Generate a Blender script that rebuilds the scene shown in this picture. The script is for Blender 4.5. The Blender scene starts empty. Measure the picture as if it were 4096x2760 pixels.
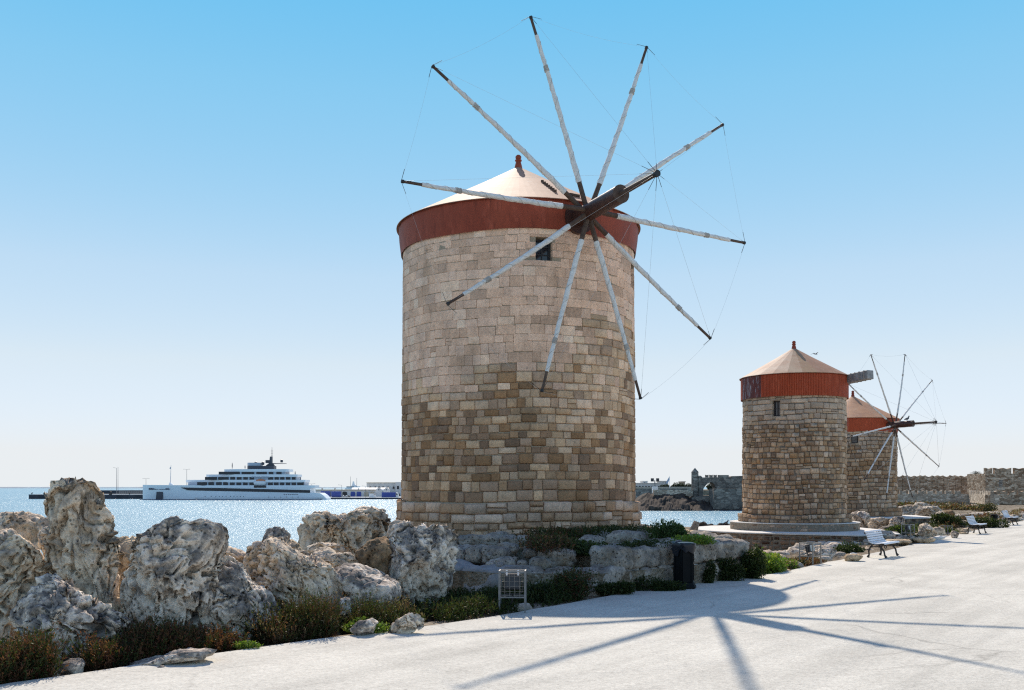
import bpy, bmesh, math, random
import numpy as np
from mathutils import Vector, Matrix
random.seed(7)
RNG = np.random.default_rng(11)
SC = bpy.context.scene
COL = SC.collection

# ------------------------------------------------------------------ camera, sky, sun, exposure
F, U0, V0, H = 3900.0, 2048.0, 1947.0, 2.1          # focal length and horizon in photograph pixels, eye height
cam_d = bpy.data.cameras.new('camera')
cam_d.sensor_width = 36.0
cam_d.lens = 36.0 * F / 4096.0
cam_d.shift_y = (V0 - 1380.0) / 4096.0
cam_d.clip_start = 0.1
cam_d.clip_end = 60000.0
cam = bpy.data.objects.new('camera', cam_d)
cam.location = (0, 0, H)
cam.rotation_euler = (math.pi / 2, 0, 0)
COL.objects.link(cam)
SC.camera = cam

SUN_AZ, SUN_EL = math.radians(5.6), math.radians(39.8)   # azimuth to the left of the view direction
to_sun = Vector((-math.sin(SUN_AZ) * math.cos(SUN_EL), math.cos(SUN_AZ) * math.cos(SUN_EL), math.sin(SUN_EL)))
world = bpy.data.worlds.new('World')
SC.world = world
world.use_nodes = True
wn = world.node_tree
wn.nodes.clear()
w_out = wn.nodes.new('ShaderNodeOutputWorld')
w_bg = wn.nodes.new('ShaderNodeBackground')
w_sky = wn.nodes.new('ShaderNodeTexSky')
w_sky.sky_type = 'NISHITA'
w_sky.sun_disc = False
w_sky.sun_elevation = SUN_EL
w_sky.sun_rotation = -SUN_AZ
w_sky.altitude = 0
w_sky.air_density = 1.0
w_sky.dust_density = 0.0
w_sky.ozone_density = 1.0
w_bg.inputs['Strength'].default_value = 0.15
# the same clear sky all the way round: looked up by elevation only, a little paler and bluer than the bare model
def w_math(op, a, b=0.0):
    k = wn.nodes.new('ShaderNodeMath'); k.operation = op
    for i, v in enumerate((a, b)):
        if isinstance(v, (int, float)): k.inputs[i].default_value = v
        else: wn.links.new(v, k.inputs[i])
    return k.outputs[0]
w_tc = wn.nodes.new('ShaderNodeTexCoord')
w_sep = wn.nodes.new('ShaderNodeSeparateXYZ')
wn.links.new(w_tc.outputs['Generated'], w_sep.inputs[0])
w_z = w_math('MAXIMUM', w_sep.outputs[2], 0.035)
w_r = w_math('SQRT', w_math('MAXIMUM', w_math('SUBTRACT', 1.0, w_math('MULTIPLY', w_z, w_z)), 0.0))
w_cmb = wn.nodes.new('ShaderNodeCombineXYZ')
wn.links.new(w_r, w_cmb.inputs[0]); wn.links.new(w_z, w_cmb.inputs[2])
wn.links.new(w_cmb.outputs[0], w_sky.inputs[0])
w_ramp = wn.nodes.new('ShaderNodeValToRGB')
SKY_TINT = [(0.0, (1.064, 1.043, 1.371)), (0.035, (1.064, 1.043, 1.371)), (0.122, (1.718, 1.438, 1.343)), (0.208, (1.941, 1.77, 1.562)), (0.375, (1.506, 2.251, 2.037)), (0.454, (1.17, 2.391, 2.271)), (0.669, (1.75, 1.718, 1.931)), (0.883, (1.904, 1.431, 1.655)), (0.99, (1.839, 1.303, 1.536))]
w_el = w_ramp.color_ramp.elements
while len(w_el) < len(SKY_TINT): w_el.new(0.5)
for e_, (p_, c_) in zip(w_el, SKY_TINT):
    e_.position = p_; e_.color = (*[x/3.3 for x in c_], 1)
wn.links.new(w_z, w_ramp.inputs[0])
w_mul = wn.nodes.new('ShaderNodeVectorMath'); w_mul.operation = 'MULTIPLY'
wn.links.new(w_sky.outputs[0], w_mul.inputs[0]); wn.links.new(w_ramp.outputs[0], w_mul.inputs[1])
w_scl = wn.nodes.new('ShaderNodeVectorMath'); w_scl.operation = 'SCALE'; w_scl.inputs['Scale'].default_value = 3.3/1.5
wn.links.new(w_mul.outputs[0], w_scl.inputs[0])
wn.links.new(w_scl.outputs[0], w_bg.inputs['Color'])
wn.links.new(w_bg.outputs[0], w_out.inputs['Surface'])

sun_d = bpy.data.lights.new('sun', 'SUN')
sun_d.energy = 5.0
sun_d.angle = math.radians(0.55)
sun_d.color = (1.0, 0.89, 0.76)
sun = bpy.data.objects.new('sun', sun_d)
sun.location = (-20, 60, 80)
sun.rotation_euler = (-to_sun).to_track_quat('-Z', 'Y').to_euler()
COL.objects.link(sun)

SC.render.engine = 'CYCLES'
SC.view_settings.view_transform = 'Standard'
SC.view_settings.look = 'None'
SC.view_settings.gamma = 1.0
SC.view_settings.use_curve_mapping = False
SC.view_settings.exposure = 0.18
SC.cycles.use_denoising = False
SC.cycles.filter_width = 1.2
SC.cycles.pixel_filter_type = 'BLACKMAN_HARRIS'
SC.cycles.max_bounces = 6
SC.cycles.sample_clamp_indirect = 6.0

# ------------------------------------------------------------------ helpers
def W(u, v, d):
    """photograph pixel at depth d -> point of the place"""
    return Vector(((u - U0) / F * d, d, H - (v - V0) / F * d))

def on_ground(u, v, z=0.0):
    d = (H - z) * F / (v - V0)
    return W(u, v, d)

def empty(name, loc, label=None, cat=None, group=None):
    o = bpy.data.objects.new(name, None)
    o.empty_display_size = 0.2
    o.location = loc
    COL.objects.link(o)
    if label: tag(o, label, cat, group)
    return o

def tag(o, label=None, cat=None, group=None, kind=None):
    if label: o['label'] = label
    if cat: o['category'] = cat
    if group: o['group'] = group
    if kind: o['kind'] = kind
    return o

def adopt(o, parent):
    """parent keeps the child's world position (parents here are only ever translated)"""
    o.parent = parent
    def world_t(q):
        t = Vector(q.location)
        if q.parent is not None: t += q.matrix_parent_inverse.to_translation() + world_t(q.parent)
        return t
    o.matrix_parent_inverse = Matrix.Translation(-world_t(parent))
    return o

def link(name, me, mat=None, parent=None):
    if mat is not None and len(me.materials) == 0: me.materials.append(mat)
    o = bpy.data.objects.new(name, me)
    COL.objects.link(o)
    if parent is not None: adopt(o, parent)
    return o

def npmesh(name, V, Fa, cols=None, smooth=False):
    """fast mesh from an (n,3) vertex array and an (m,k) face array"""
    V = np.asarray(V, np.float32)
    Fa = np.asarray(Fa, np.int32)
    k = Fa.shape[1]
    me = bpy.data.meshes.new(name)
    me.vertices.add(len(V))
    me.vertices.foreach_set('co', V.ravel())
    me.loops.add(Fa.size)
    me.loops.foreach_set('vertex_index', Fa.ravel())
    me.polygons.add(len(Fa))
    me.polygons.foreach_set('loop_start', np.arange(0, Fa.size, k, dtype=np.int32))
    me.polygons.foreach_set('loop_total', np.full(len(Fa), k, np.int32))
    if cols is not None:
        a = me.color_attributes.new('Col', 'FLOAT_COLOR', 'POINT')
        c = np.ones((len(V), 4), np.float32)
        c[:, :3] = cols
        a.data.foreach_set('color', c.ravel())
    me.update(calc_edges=True)
    if smooth: me.shade_smooth()
    else: me.shade_flat()
    return me

class MB:
    """collects boxes, prisms, tubes and lathes into one mesh"""
    def __init__(s): s.v = []; s.f = []
    def add(s, v, f):
        n = len(s.v)
        s.v += [tuple(p) for p in v]
        s.f += [tuple(i + n for i in q) for q in f]
        return s
    def box(s, lo, hi, M=None):
        (x0, y0, z0), (x1, y1, z1) = lo, hi
        v = [Vector(p) for p in ((x0,y0,z0),(x1,y0,z0),(x1,y1,z0),(x0,y1,z0),(x0,y0,z1),(x1,y0,z1),(x1,y1,z1),(x0,y1,z1))]
        if M is not None: v = [M @ p for p in v]
        return s.add(v, [(0,3,2,1),(4,5,6,7),(0,1,5,4),(1,2,6,5),(2,3,7,6),(3,0,4,7)])
    def bar(s, a, b, w, h=None, up=Vector((0,0,1))):
        a, b = Vector(a), Vector(b); h = h or w
        t = (b - a).normalized()
        if abs(t.dot(up)) > 0.98: up = Vector((0,1,0))
        x = t.cross(up).normalized(); y = x.cross(t)
        v = [p + x*sx*w/2 + y*sy*h/2 for p in (a, b) for sx, sy in ((-1,-1),(1,-1),(1,1),(-1,1))]
        return s.add(v, [(0,1,2,3),(7,6,5,4),(0,4,5,1),(1,5,6,2),(2,6,7,3),(3,7,4,0)])
    def tube(s, pts, r, n=8, caps=True):
        pts = [Vector(p) for p in pts]
        if not hasattr(r, '__len__'): r = [r] * len(pts)
        v = []; up = Vector((0.13, 0.31, 0.94))
        x = None
        for i, p in enumerate(pts):
            t = (pts[min(i+1, len(pts)-1)] - pts[max(i-1, 0)]).normalized()
            if x is None:
                if abs(t.dot(up)) > 0.95: up = Vector((1, 0, 0))
                x = t.cross(up).normalized()
            else:
                x = (x - t * x.dot(t)).normalized()
            y = t.cross(x)
            v += [p + (x*math.cos(2*math.pi*k/n) + y*math.sin(2*math.pi*k/n)) * r[i] for k in range(n)]
        f = [(i*n+k, i*n+(k+1)%n, (i+1)*n+(k+1)%n, (i+1)*n+k) for i in range(len(pts)-1) for k in range(n)]
        if caps:
            f.append(tuple(reversed(range(n)))); f.append(tuple(range((len(pts)-1)*n, len(pts)*n)))
        return s.add(v, f)
    def lathe(s, c, prof, n=24, a0=0.0, a1=2*math.pi):
        c = Vector(c); full = abs(a1 - a0 - 2*math.pi) < 1e-6
        m = n if full else n + 1
        v = [c + Vector((r*math.sin(a0+(a1-a0)*k/n), -r*math.cos(a0+(a1-a0)*k/n), z)) for r, z in prof for k in range(m)]
        f = []
        for i in range(len(prof)-1):
            for k in range(n):
                k2 = (k+1) % m
                f.append((i*m+k, i*m+k2, (i+1)*m+k2, (i+1)*m+k))
        if full:
            if prof[0][0] > 1e-4: f.append(tuple(reversed(range(m))))
            if prof[-1][0] > 1e-4: f.append(tuple(range((len(prof)-1)*m, len(prof)*m)))
        return s.add(v, f)
    def prism(s, poly, a, b, axis='y', M=None):
        """polygon given in the two other axes, pulled from a to b along axis"""
        n = len(poly)
        mk = {'y': lambda p, t: Vector((p[0], t, p[1])), 'z': lambda p, t: Vector((p[0], p[1], t)), 'x': lambda p, t: Vector((t, p[0], p[1]))}[axis]
        v = [mk(p, a) for p in poly] + [mk(p, b) for p in poly]
        if M is not None: v = [M @ p for p in v]
        f = [tuple(range(n)), tuple(reversed(range(n, 2*n)))] + [(i, i+n, (i+1)%n+n, (i+1)%n) for i in range(n)]
        return s.add(v, f)
    def build(s, name, mat, parent=None, smooth=False, bevel=0.0, M=None):
        me = bpy.data.meshes.new(name)
        me.from_pydata([tuple(p) for p in s.v], [], s.f)
        bm = bmesh.new(); bm.from_mesh(me)
        if M is not None: bm.transform(M)
        bmesh.ops.recalc_face_normals(bm, faces=bm.faces)
        if bevel: bmesh.ops.bevel(bm, geom=list(bm.edges), offset=bevel, segments=1, affect='EDGES', clamp_overlap=True)
        bm.to_mesh(me); bm.free()
        if smooth:
            me.shade_smooth()
            try: me.set_sharp_from_angle(angle=math.radians(40))
            except Exception: pass
        return link(name, me, mat, parent)

def copy_tree(o, parent=None):
    c = o.copy(); COL.objects.link(c)
    if parent is not None: c.parent = parent
    for ch in list(o.children): copy_tree(ch, c)
    return c

# ---- numpy noise
_perm = RNG.permutation(256); _perm = np.concatenate([_perm, _perm, _perm])
_grad = RNG.normal(size=(256, 3)); _grad /= np.linalg.norm(_grad, axis=1)[:, None]
def perlin(P):
    P = np.asarray(P, np.float64)
    I = np.floor(P).astype(np.int64); f = P - I; I &= 255
    u = f*f*f*(f*(f*6-15)+10)
    out = 0
    for dx in (0, 1):
        for dy in (0, 1):
            for dz in (0, 1):
                h = _perm[_perm[_perm[(I[:,0]+dx) & 255] + ((I[:,1]+dy) & 255)] + ((I[:,2]+dz) & 255)]
                g = _grad[h]
                d = g[:,0]*(f[:,0]-dx) + g[:,1]*(f[:,1]-dy) + g[:,2]*(f[:,2]-dz)
                w = (u[:,0] if dx else 1-u[:,0]) * (u[:,1] if dy else 1-u[:,1]) * (u[:,2] if dz else 1-u[:,2])
                out = out + w * d
    return out
def fbm(P, oct=4, lac=2.1, gain=0.5, ridged=False):
    a, s, o = 1.0, 0.0, 0.0
    Q = np.array(P, np.float64)
    for _ in range(oct):
        n = perlin(Q)
        s = s + a * ((0.35 - np.abs(n)) if ridged else n)
        Q = Q * lac + 17.3; a *= gain
    return s
def worley(P):
    I = np.floor(P).astype(np.int64)
    best = np.full(len(P), 9.0)
    for dx in (-1, 0, 1):
        for dy in (-1, 0, 1):
            for dz in (-1, 0, 1):
                J = I + (dx, dy, dz)
                h = _perm[_perm[_perm[J[:,0] & 255] + (J[:,1] & 255)] + (J[:,2] & 255)]
                c = J + 0.5 + 0.45*_grad[h]
                best = np.minimum(best, np.linalg.norm(P - c, axis=1) / (0.55 + 0.8*(h / 255.0)))
    return best

# ---- material nodes
class N:
    def __init__(s, name):
        s.m = bpy.data.materials.new(name); s.m.use_nodes = True
        s.t = s.m.node_tree; s.b = s.t.nodes['Principled BSDF']
        s.out = s.t.nodes['Material Output']
        s._pos = None
    def n(s, typ): return s.t.nodes.new(typ)
    def L(s, a, b): s.t.links.new(a, b)
    def put(s, sock, val):
        if hasattr(val, 'default_value') or isinstance(val, bpy.types.NodeSocket): s.L(val, sock)
        else:
            if isinstance(val, (tuple, list)) and len(val) == 3 and len(sock.default_value) == 4: val = (*val, 1)
            sock.default_value = val
    def pos(s):
        if s._pos is None: s._pos = s.n('ShaderNodeNewGeometry').outputs['Position']
        return s._pos
    def map(s, vec, sc=(1,1,1), loc=(0,0,0)):
        k = s.n('ShaderNodeMapping'); s.L(vec, k.inputs['Vector']); k.inputs['Scale'].default_value = sc; k.inputs['Location'].default_value = loc
        return k.outputs[0]
    def noise(s, scale, detail=4, rough=0.55, vec=None, dist=0.0):
        k = s.n('ShaderNodeTexNoise'); s.L(vec or s.pos(), k.inputs['Vector'])
        k.inputs['Scale'].default_value = scale; k.inputs['Detail'].default_value = detail
        k.inputs['Roughness'].default_value = rough; k.inputs['Distortion'].default_value = dist
        return k.outputs['Fac']
    def vor(s, scale, vec=None, feature='F1', rnd=1.0):
        k = s.n('ShaderNodeTexVoronoi'); k.feature = feature; s.L(vec or s.pos(), k.inputs['Vector'])
        k.inputs['Scale'].default_value = scale; k.inputs['Randomness'].default_value = rnd
        return k.outputs['Distance']
    def ramp(s, fac, stops):
        k = s.n('ShaderNodeValToRGB'); s.L(fac, k.inputs[0]); e = k.color_ramp.elements
        while len(e) < len(stops): e.new(0.5)
        for el, (p, c) in zip(e, stops):
            el.position = p; el.color = (c, c, c, 1) if not hasattr(c, '__len__') else (*c[:3], 1)
        return k.outputs[0]
    def mix(s, fac, a, b, mode='MIX'):
        k = s.n('ShaderNodeMix'); k.data_type = 'RGBA'; k.blend_type = mode
        s.put(k.inputs['Factor'], fac); s.put(k.inputs[6], a); s.put(k.inputs[7], b)
        return k.outputs[2]
    def math(s, op, a, b=0.0, c=None, clamp=False):
        k = s.n('ShaderNodeMath'); k.operation = op; k.use_clamp = clamp
        s.put(k.inputs[0], a); s.put(k.inputs[1], b)
        if c is not None: s.put(k.inputs[2], c)
        return k.outputs[0]
    def bump(s, h, strength=0.5, dist=0.02, normal=None):
        k = s.n('ShaderNodeBump'); k.inputs['Strength'].default_value = strength; k.inputs['Distance'].default_value = dist
        s.L(h, k.inputs['Height'])
        if normal is not None: s.L(normal, k.inputs['Normal'])
        s.L(k.outputs[0], s.b.inputs['Normal'])
        return k.outputs[0]
    def set(s, color=None, rough=None, metal=None, spec=None):
        if color is not None: s.put(s.b.inputs['Base Color'], color)
        if rough is not None: s.put(s.b.inputs['Roughness'], rough)
        if metal is not None: s.put(s.b.inputs['Metallic'], metal)
        if spec is not None: s.put(s.b.inputs['Specular IOR Level'], spec)
        return s.m

def simple(name, col, rough=0.6, metal=0.0, var=0.15, scale=6.0, spec=0.4):
    k = N(name)
    f = k.ramp(k.noise(scale, 5), [(0.3, 1 - var), (0.7, 1 + var)])
    return k.set(k.mix(1.0, col, f, 'MULTIPLY'), rough, metal, spec)

def col_source(k, src):
    if src == 'object': return k.n('ShaderNodeObjectInfo').outputs['Color']
    a = k.n('ShaderNodeVertexColor'); a.layer_name = 'Col'
    return a.outputs['Color']

def stone_material(name, src):
    k = N(name)
    c = col_source(k, src)
    big = k.ramp(k.noise(2.3, 5, 0.6), [(0.3, 0.90), (0.7, 1.20)])
    fine = k.ramp(k.noise(38, 6, 0.7), [(0.28, 0.78), (0.5, 1.10), (0.75, 1.32)])
    pits = k.ramp(k.noise(95, 3, 0.5), [(0.30, 0.60), (0.40, 1.0)])
    mid = k.ramp(k.noise(9.5, 6, 0.72, None, 0.5), [(0.30, 0.62), (0.45, 0.97), (0.58, 1.06), (0.75, 1.28)])
    hole = k.ramp(k.vor(7.0), [(0.06, 0.45), (0.13, 1.0)])
    hsel = k.ramp(k.noise(1.9, 3), [(0.52, 0.0), (0.60, 0.8)])
    c = k.mix(1.0, c, big, 'MULTIPLY'); c = k.mix(1.0, c, fine, 'MULTIPLY'); c = k.mix(0.75, c, pits, 'MULTIPLY'); c = k.mix(0.85, c, mid, 'MULTIPLY')
    c = k.mix(hsel, c, k.mix(1.0, c, hole, 'MULTIPLY'))
    stain = k.ramp(k.noise(1.1, 4, 0.5, k.map(k.pos(), (1, 1, 0.35))), [(0.58, 0.0), (0.75, 0.4)])
    c = k.mix(stain, c, (0.17, 0.12, 0.075))
    h = k.math('ADD', k.noise(22, 6, 0.65), k.math('MULTIPLY', pits, 0.3))
    k.bump(h, 0.75, 0.03)
    return k.set(c, 0.93, spec=0.15)

M_STONE_O = stone_material('limestone_block', 'object')
M_STONE_A = stone_material('limestone_block_joined', 'attr')

def mortar_material(name, c0, c1):
    k = N(name)
    c = k.ramp(k.noise(9, 6, 0.65), [(0.3, c0), (0.7, c1)])
    c = k.mix(1.0, c, k.ramp(k.noise(60, 4), [(0.3, 0.7), (0.7, 1.15)]), 'MULTIPLY')
    k.bump(k.noise(30, 6, 0.7), 0.8, 0.02)
    return k.set(c, 0.95, spec=0.1)
M_MORTAR = mortar_material('lime_mortar', (0.34, 0.26, 0.18), (0.52, 0.41, 0.29))
M_MORTAR_D = mortar_material('dark_earth_mortar', (0.14, 0.11, 0.085), (0.30, 0.25, 0.19))

def rock_material(name, light, dark, ochre, lichen=0.5, sc=1.0):
    k = N(name)
    p = k.pos()
    m = k.noise(1.5*sc, 8, 0.62)
    c = k.ramp(m, [(0.34, ochre), (0.46, light), (0.60, tuple(min(x*1.12, 0.8) for x in light)), (0.78, tuple(x*0.85 for x in light))])
    geo = k.n('ShaderNodeNewGeometry')
    sp = k.n('ShaderNodeSeparateXYZ'); k.L(geo.outputs['Normal'], sp.inputs[0])
    lf = k.math('ADD', k.noise(2.6*sc, 9, 0.70), k.math('MULTIPLY', sp.outputs[2], 0.06))
    lf = k.ramp(lf, [(0.47, 0.0), (0.56, lichen), (0.68, min(1, lichen*1.5))])
    c = k.mix(lf, c, dark)
    cav_shade = k.ramp(geo.outputs['Pointiness'], [(0.40, 0.22), (0.485, 0.90), (0.56, 1.18)])  # crevice shade painted into the colour: hollows darkened, ridges lightened
    c = k.mix(0.8, c, cav_shade, 'MULTIPLY')
    pit = k.ramp(k.vor(12*sc), [(0.14, 0.10), (0.30, 1.0)])
    sel = k.ramp(k.noise(3.5*sc, 4), [(0.38, 0.0), (0.48, 1.0)])
    pitc = k.mix(sel, (1, 1, 1), pit)
    spk = k.ramp(k.noise(19*sc, 5, 0.7), [(0.32, 0.30), (0.43, 0.95), (0.60, 1.12), (0.78, 1.3)])
    c = k.mix(0.8, c, k.mix(1.0, pitc, spk, 'MULTIPLY'), 'MULTIPLY')
    h = k.math('ADD', k.math('MULTIPLY', pitc, 0.5), k.noise(13*sc, 7, 0.62))
    k.bump(h, 0.6, 0.06/sc)
    return k.set(c, 0.95, spec=0.10)
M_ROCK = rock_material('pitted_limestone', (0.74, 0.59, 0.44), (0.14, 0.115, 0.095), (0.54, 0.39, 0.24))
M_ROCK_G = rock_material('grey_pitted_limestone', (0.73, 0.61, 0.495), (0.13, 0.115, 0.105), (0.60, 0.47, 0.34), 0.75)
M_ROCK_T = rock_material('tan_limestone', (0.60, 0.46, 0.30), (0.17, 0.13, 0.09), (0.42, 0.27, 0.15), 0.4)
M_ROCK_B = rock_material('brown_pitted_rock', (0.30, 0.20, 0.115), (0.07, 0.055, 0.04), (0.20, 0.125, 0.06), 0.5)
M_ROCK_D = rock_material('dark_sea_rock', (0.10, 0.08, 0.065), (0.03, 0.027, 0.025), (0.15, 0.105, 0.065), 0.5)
M_ROCK_F = rock_material('distant_limestone', (0.56, 0.48, 0.39), (0.15, 0.135, 0.12), (0.38, 0.27, 0.16), 0.5, 0.5)

def red_paint(name, c0, c1, peel=0.0):
    k = N(name)
    c = k.ramp(k.noise(1.5, 6, 0.6, k.map(k.pos(), (1, 1, 0.3))), [(0.3, c0), (0.7, c1)])
    c = k.mix(k.ramp(k.noise(16, 5, 0.6, k.map(k.pos(), (1, 1, 0.15))), [(0.45, 0.0), (0.75, 0.35)]), c, tuple(x*0.55 for x in c0))
    c = k.mix(k.ramp(k.noise(2.4, 6, 0.7, k.map(k.pos(), (1, 1, 0.4))), [(0.52, 0.0), (0.70, 0.45)]), c, tuple(min(x*1.5 + 0.03, 0.6) for x in c1))
    c = k.mix(k.ramp(k.noise(5.0, 5, 0.75, k.map(k.pos(), (1, 1, 0.10), (4, 2, 0))), [(0.56, 0.0), (0.72, 0.6)]), c, tuple(x*0.4 for x in c0))
    if peel:
        pf = k.ramp(k.noise(7, 6, 0.7, k.map(k.pos(), (1, 1, 0.16))), [(0.54, 0.0), (0.60, peel)])
        c = k.mix(pf, c, (0.36, 0.35, 0.37))
    k.bump(k.noise(30, 4), 0.15, 0.01)
    return k.set(c, 0.6, spec=0.3)
M_BAND = red_paint('red_oxide_paint', (0.27, 0.046, 0.020), (0.35, 0.068, 0.030))
M_BAND2 = red_paint('bright_red_oxide_paint', (0.36, 0.055, 0.018), (0.44, 0.078, 0.026))
M_BAND_OLD = red_paint('peeling_dark_red_paint', (0.12, 0.035, 0.03), (0.18, 0.05, 0.042), 0.9)

def roof_material(name, src):
    k = N(name)
    c = col_source(k, src)
    c = k.mix(k.ramp(k.noise(1.6, 7, 0.65), [(0.42, 0.0), (0.66, 0.75)]), c, (0.40, 0.21, 0.13))
    c = k.mix(k.ramp(k.noise(5.5, 6, 0.75), [(0.55, 0.0), (0.68, 0.5)]), c, (0.62, 0.50, 0.42))
    c = k.mix(k.ramp(k.noise(9.0, 5, 0.7), [(0.62, 0.0), (0.72, 0.7)]), c, (0.22, 0.10, 0.06))
    c = k.mix(1.0, c, k.ramp(k.noise(14, 6, 0.7), [(0.3, 0.84), (0.7, 1.06)]), 'MULTIPLY')
    k.bump(k.noise(2.0, 4), 0.10, 0.03)
    return k.set(c, 0.7, spec=0.12)
M_ROOF = roof_material('faded_salmon_sheet', 'object')
M_ROOF_UNDER = simple('roof_boarding', (0.16, 0.07, 0.05), 0.8)

def wood(name, c0, c1):
    k = N(name)
    c = k.ramp(k.noise(5, 6, 0.6, None, 0.4), [(0.3, c0), (0.7, c1)])
    c = k.mix(1.0, c, k.ramp(k.noise(60, 3), [(0.3, 0.7), (0.7, 1.2)]), 'MULTIPLY')
    k.bump(k.noise(45, 5), 0.4, 0.01)
    return k.set(c, 0.7, spec=0.35)
M_WOOD = wood('weathered_dark_wood', (0.075, 0.042, 0.028), (0.15, 0.095, 0.065))
M_WOOD_RED = wood('varnished_red_wood', (0.055, 0.022, 0.016), (0.10, 0.04, 0.026))
M_WOOD_RED.node_tree.nodes['Principled BSDF'].inputs['Roughness'].default_value = 0.38
M_WOOD_GREY = wood('bleached_grey_wood', (0.17, 0.16, 0.15), (0.40, 0.38, 0.36))
def cloth_mat():
    k = N('furled_canvas')
    c = k.ramp(k.noise(8, 6, 0.6), [(0.3, (0.68, 0.64, 0.59)), (0.65, (0.84, 0.80, 0.75))])
    k.bump(k.noise(24, 5, 0.6), 0.5, 0.03)
    return k.set(c, 0.9, spec=0.1)
M_CLOTH = cloth_mat()
M_ROPE = simple('old_rope', (0.52, 0.48, 0.43), 0.9)
M_WIRE = simple('steel_wire', (0.55, 0.55, 0.55), 0.9, 0.0)
M_CHAIN = simple('black_iron', (0.03, 0.028, 0.028), 0.55)
M_GLASS = simple('dark_window_glass', (0.012, 0.016, 0.026), 0.07, 0, 0.3, 3, 0.7)
M_FRAME = simple('dark_window_frame', (0.045, 0.04, 0.04), 0.6)
M_WHITE = simple('white_paint', (0.78, 0.78, 0.77), 0.5, 0, 0.05)
M_LIMEWASH = simple('pale_screed', (0.66, 0.63, 0.58), 0.9, 0, 0.12, 3)
M_GALV = simple('galvanised_steel', (0.20, 0.20, 0.20), 0.6, 0.2, 0.2, 20)
M_RUSTY = simple('rusty_painted_steel', (0.36, 0.31, 0.26), 0.7, 0.1, 0.3, 25)
M_LAMP = simple('grey_lamp_housing', (0.045, 0.045, 0.05), 0.5)
M_LAMPGLASS = simple('lamp_glass', (0.45, 0.5, 0.5), 0.15, 0, 0.1, 5, 0.6)
M_BIN = simple('black_cast_iron', (0.005, 0.0055, 0.006), 0.6, 0, 0.3, 10, 0.15)
M_BAG = simple('black_bin_bag', (0.010, 0.013, 0.019), 0.35, 0, 0.3, 10, 0.4)
M_SLAT = simple('white_painted_slat', (0.72, 0.73, 0.75), 0.55, 0, 0.1, 12)
M_IRON = simple('black_bench_iron', (0.022, 0.018, 0.016), 0.5, 0, 0.4, 30)

def leaf_material(name, trans=0.35):
    k = N(name)
    c = col_source(k, 'attr')
    k.set(c, 0.6, spec=0.25)
    tr = k.n('ShaderNodeBsdfTranslucent'); k.L(k.mix(1.0, c, (1.3, 1.35, 0.8), 'MULTIPLY'), tr.inputs['Color'])
    ms = k.n('ShaderNodeMixShader'); ms.inputs[0].default_value = trans
    k.L(k.b.outputs[0], ms.inputs[1]); k.L(tr.outputs[0], ms.inputs[2]); k.L(ms.outputs[0], k.out.inputs['Surface'])
    return k.m
M_LEAF = leaf_material('leaves')
M_STEM = simple('twig', (0.10, 0.06, 0.035), 0.9)
# ------------------------------------------------------------------ ground, path, sea
SEA = -5.6
edge_uv = [(0,2740),(500,2665),(900,2603),(1300,2553),(1640,2512),(2000,2463),(2270,2412),(2480,2374),(2700,2344),(2960,2312),(3130,2288),(3260,2260),(3420,2226),(3560,2200),(3640,2180),(3740,2154),(3850,2132),(3950,2111),(4020,2096),(4096,2082)]
edge_xy = [on_ground(u, v).xy for u, v in edge_uv]
d0 = (edge_xy[0] - edge_xy[2]).normalized()
d1 = (edge_xy[-1] - edge_xy[-4]).normalized()
edge_xy = [edge_xy[0] + d0*40, edge_xy[0] + d0*15, edge_xy[0] + d0*5] + edge_xy + [edge_xy[-1] + d1*s for s in (10, 25, 50, 90, 130)]
def resample(pts, step):
    P = np.array([tuple(p) for p in pts]); seg = np.linalg.norm(np.diff(P, axis=0), axis=1)
    t = np.concatenate([[0], np.cumsum(seg)]); n = int(t[-1] / step)
    s = np.linspace(0, t[-1], n)
    Q = np.stack([np.interp(s, t, P[:, i]) for i in (0, 1)], 1)
    for _ in range(3):
        Q[1:-1] = 0.25*Q[:-2] + 0.5*Q[1:-1] + 0.25*Q[2:]
    return Q
EDGE = resample(edge_xy, 0.5)
T_ = np.gradient(EDGE, axis=0)
for _ in range(30): T_[1:-1] = 0.25*T_[:-2] + 0.5*T_[1:-1] + 0.25*T_[2:]
T_ /= np.linalg.norm(T_, axis=1)[:, None]
LEFT = np.stack([-T_[:, 1], T_[:, 0]], 1)

def smooth01(x): x = np.clip(x, 0, 1); return x*x*(3-2*x)
def shelf(y): return 4.5 + 22.0*smooth01((y - 15.0)/14.0)
def terrain_z(x, y, s):
    z = -0.03 - 0.25*smooth01(s/1.5)*smooth01((18-y)/6) - 0.75*smooth01((s-0.4)/7.0)
    z = z - 0.5*smooth01((s - 4.5)/4.0)*smooth01((y - 29)/7.0)
    z = z - 6.6*smooth01((s - shelf(y))/7.0)
    n = fbm(np.stack([x*0.7, y*0.7, x*0+3.1], 1), 4)
    return z + n*0.22*smooth01((s-0.1)/1.2)
def side(x, y):
    """distance to the left of the path edge"""
    P = np.stack([np.atleast_1d(x), np.atleast_1d(y)], 1).astype(float)
    d = np.linalg.norm(P[:, None, :] - EDGE[None, :, :], axis=2); i = d.argmin(1)
    return ((P - EDGE[i]) * LEFT[i]).sum(1)
def gz(x, y):
    s = side(x, y); return float(terrain_z(np.atleast_1d(float(x)), np.atleast_1d(float(y)), s)[0]) if s[0] > 0 else 0.0

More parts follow.
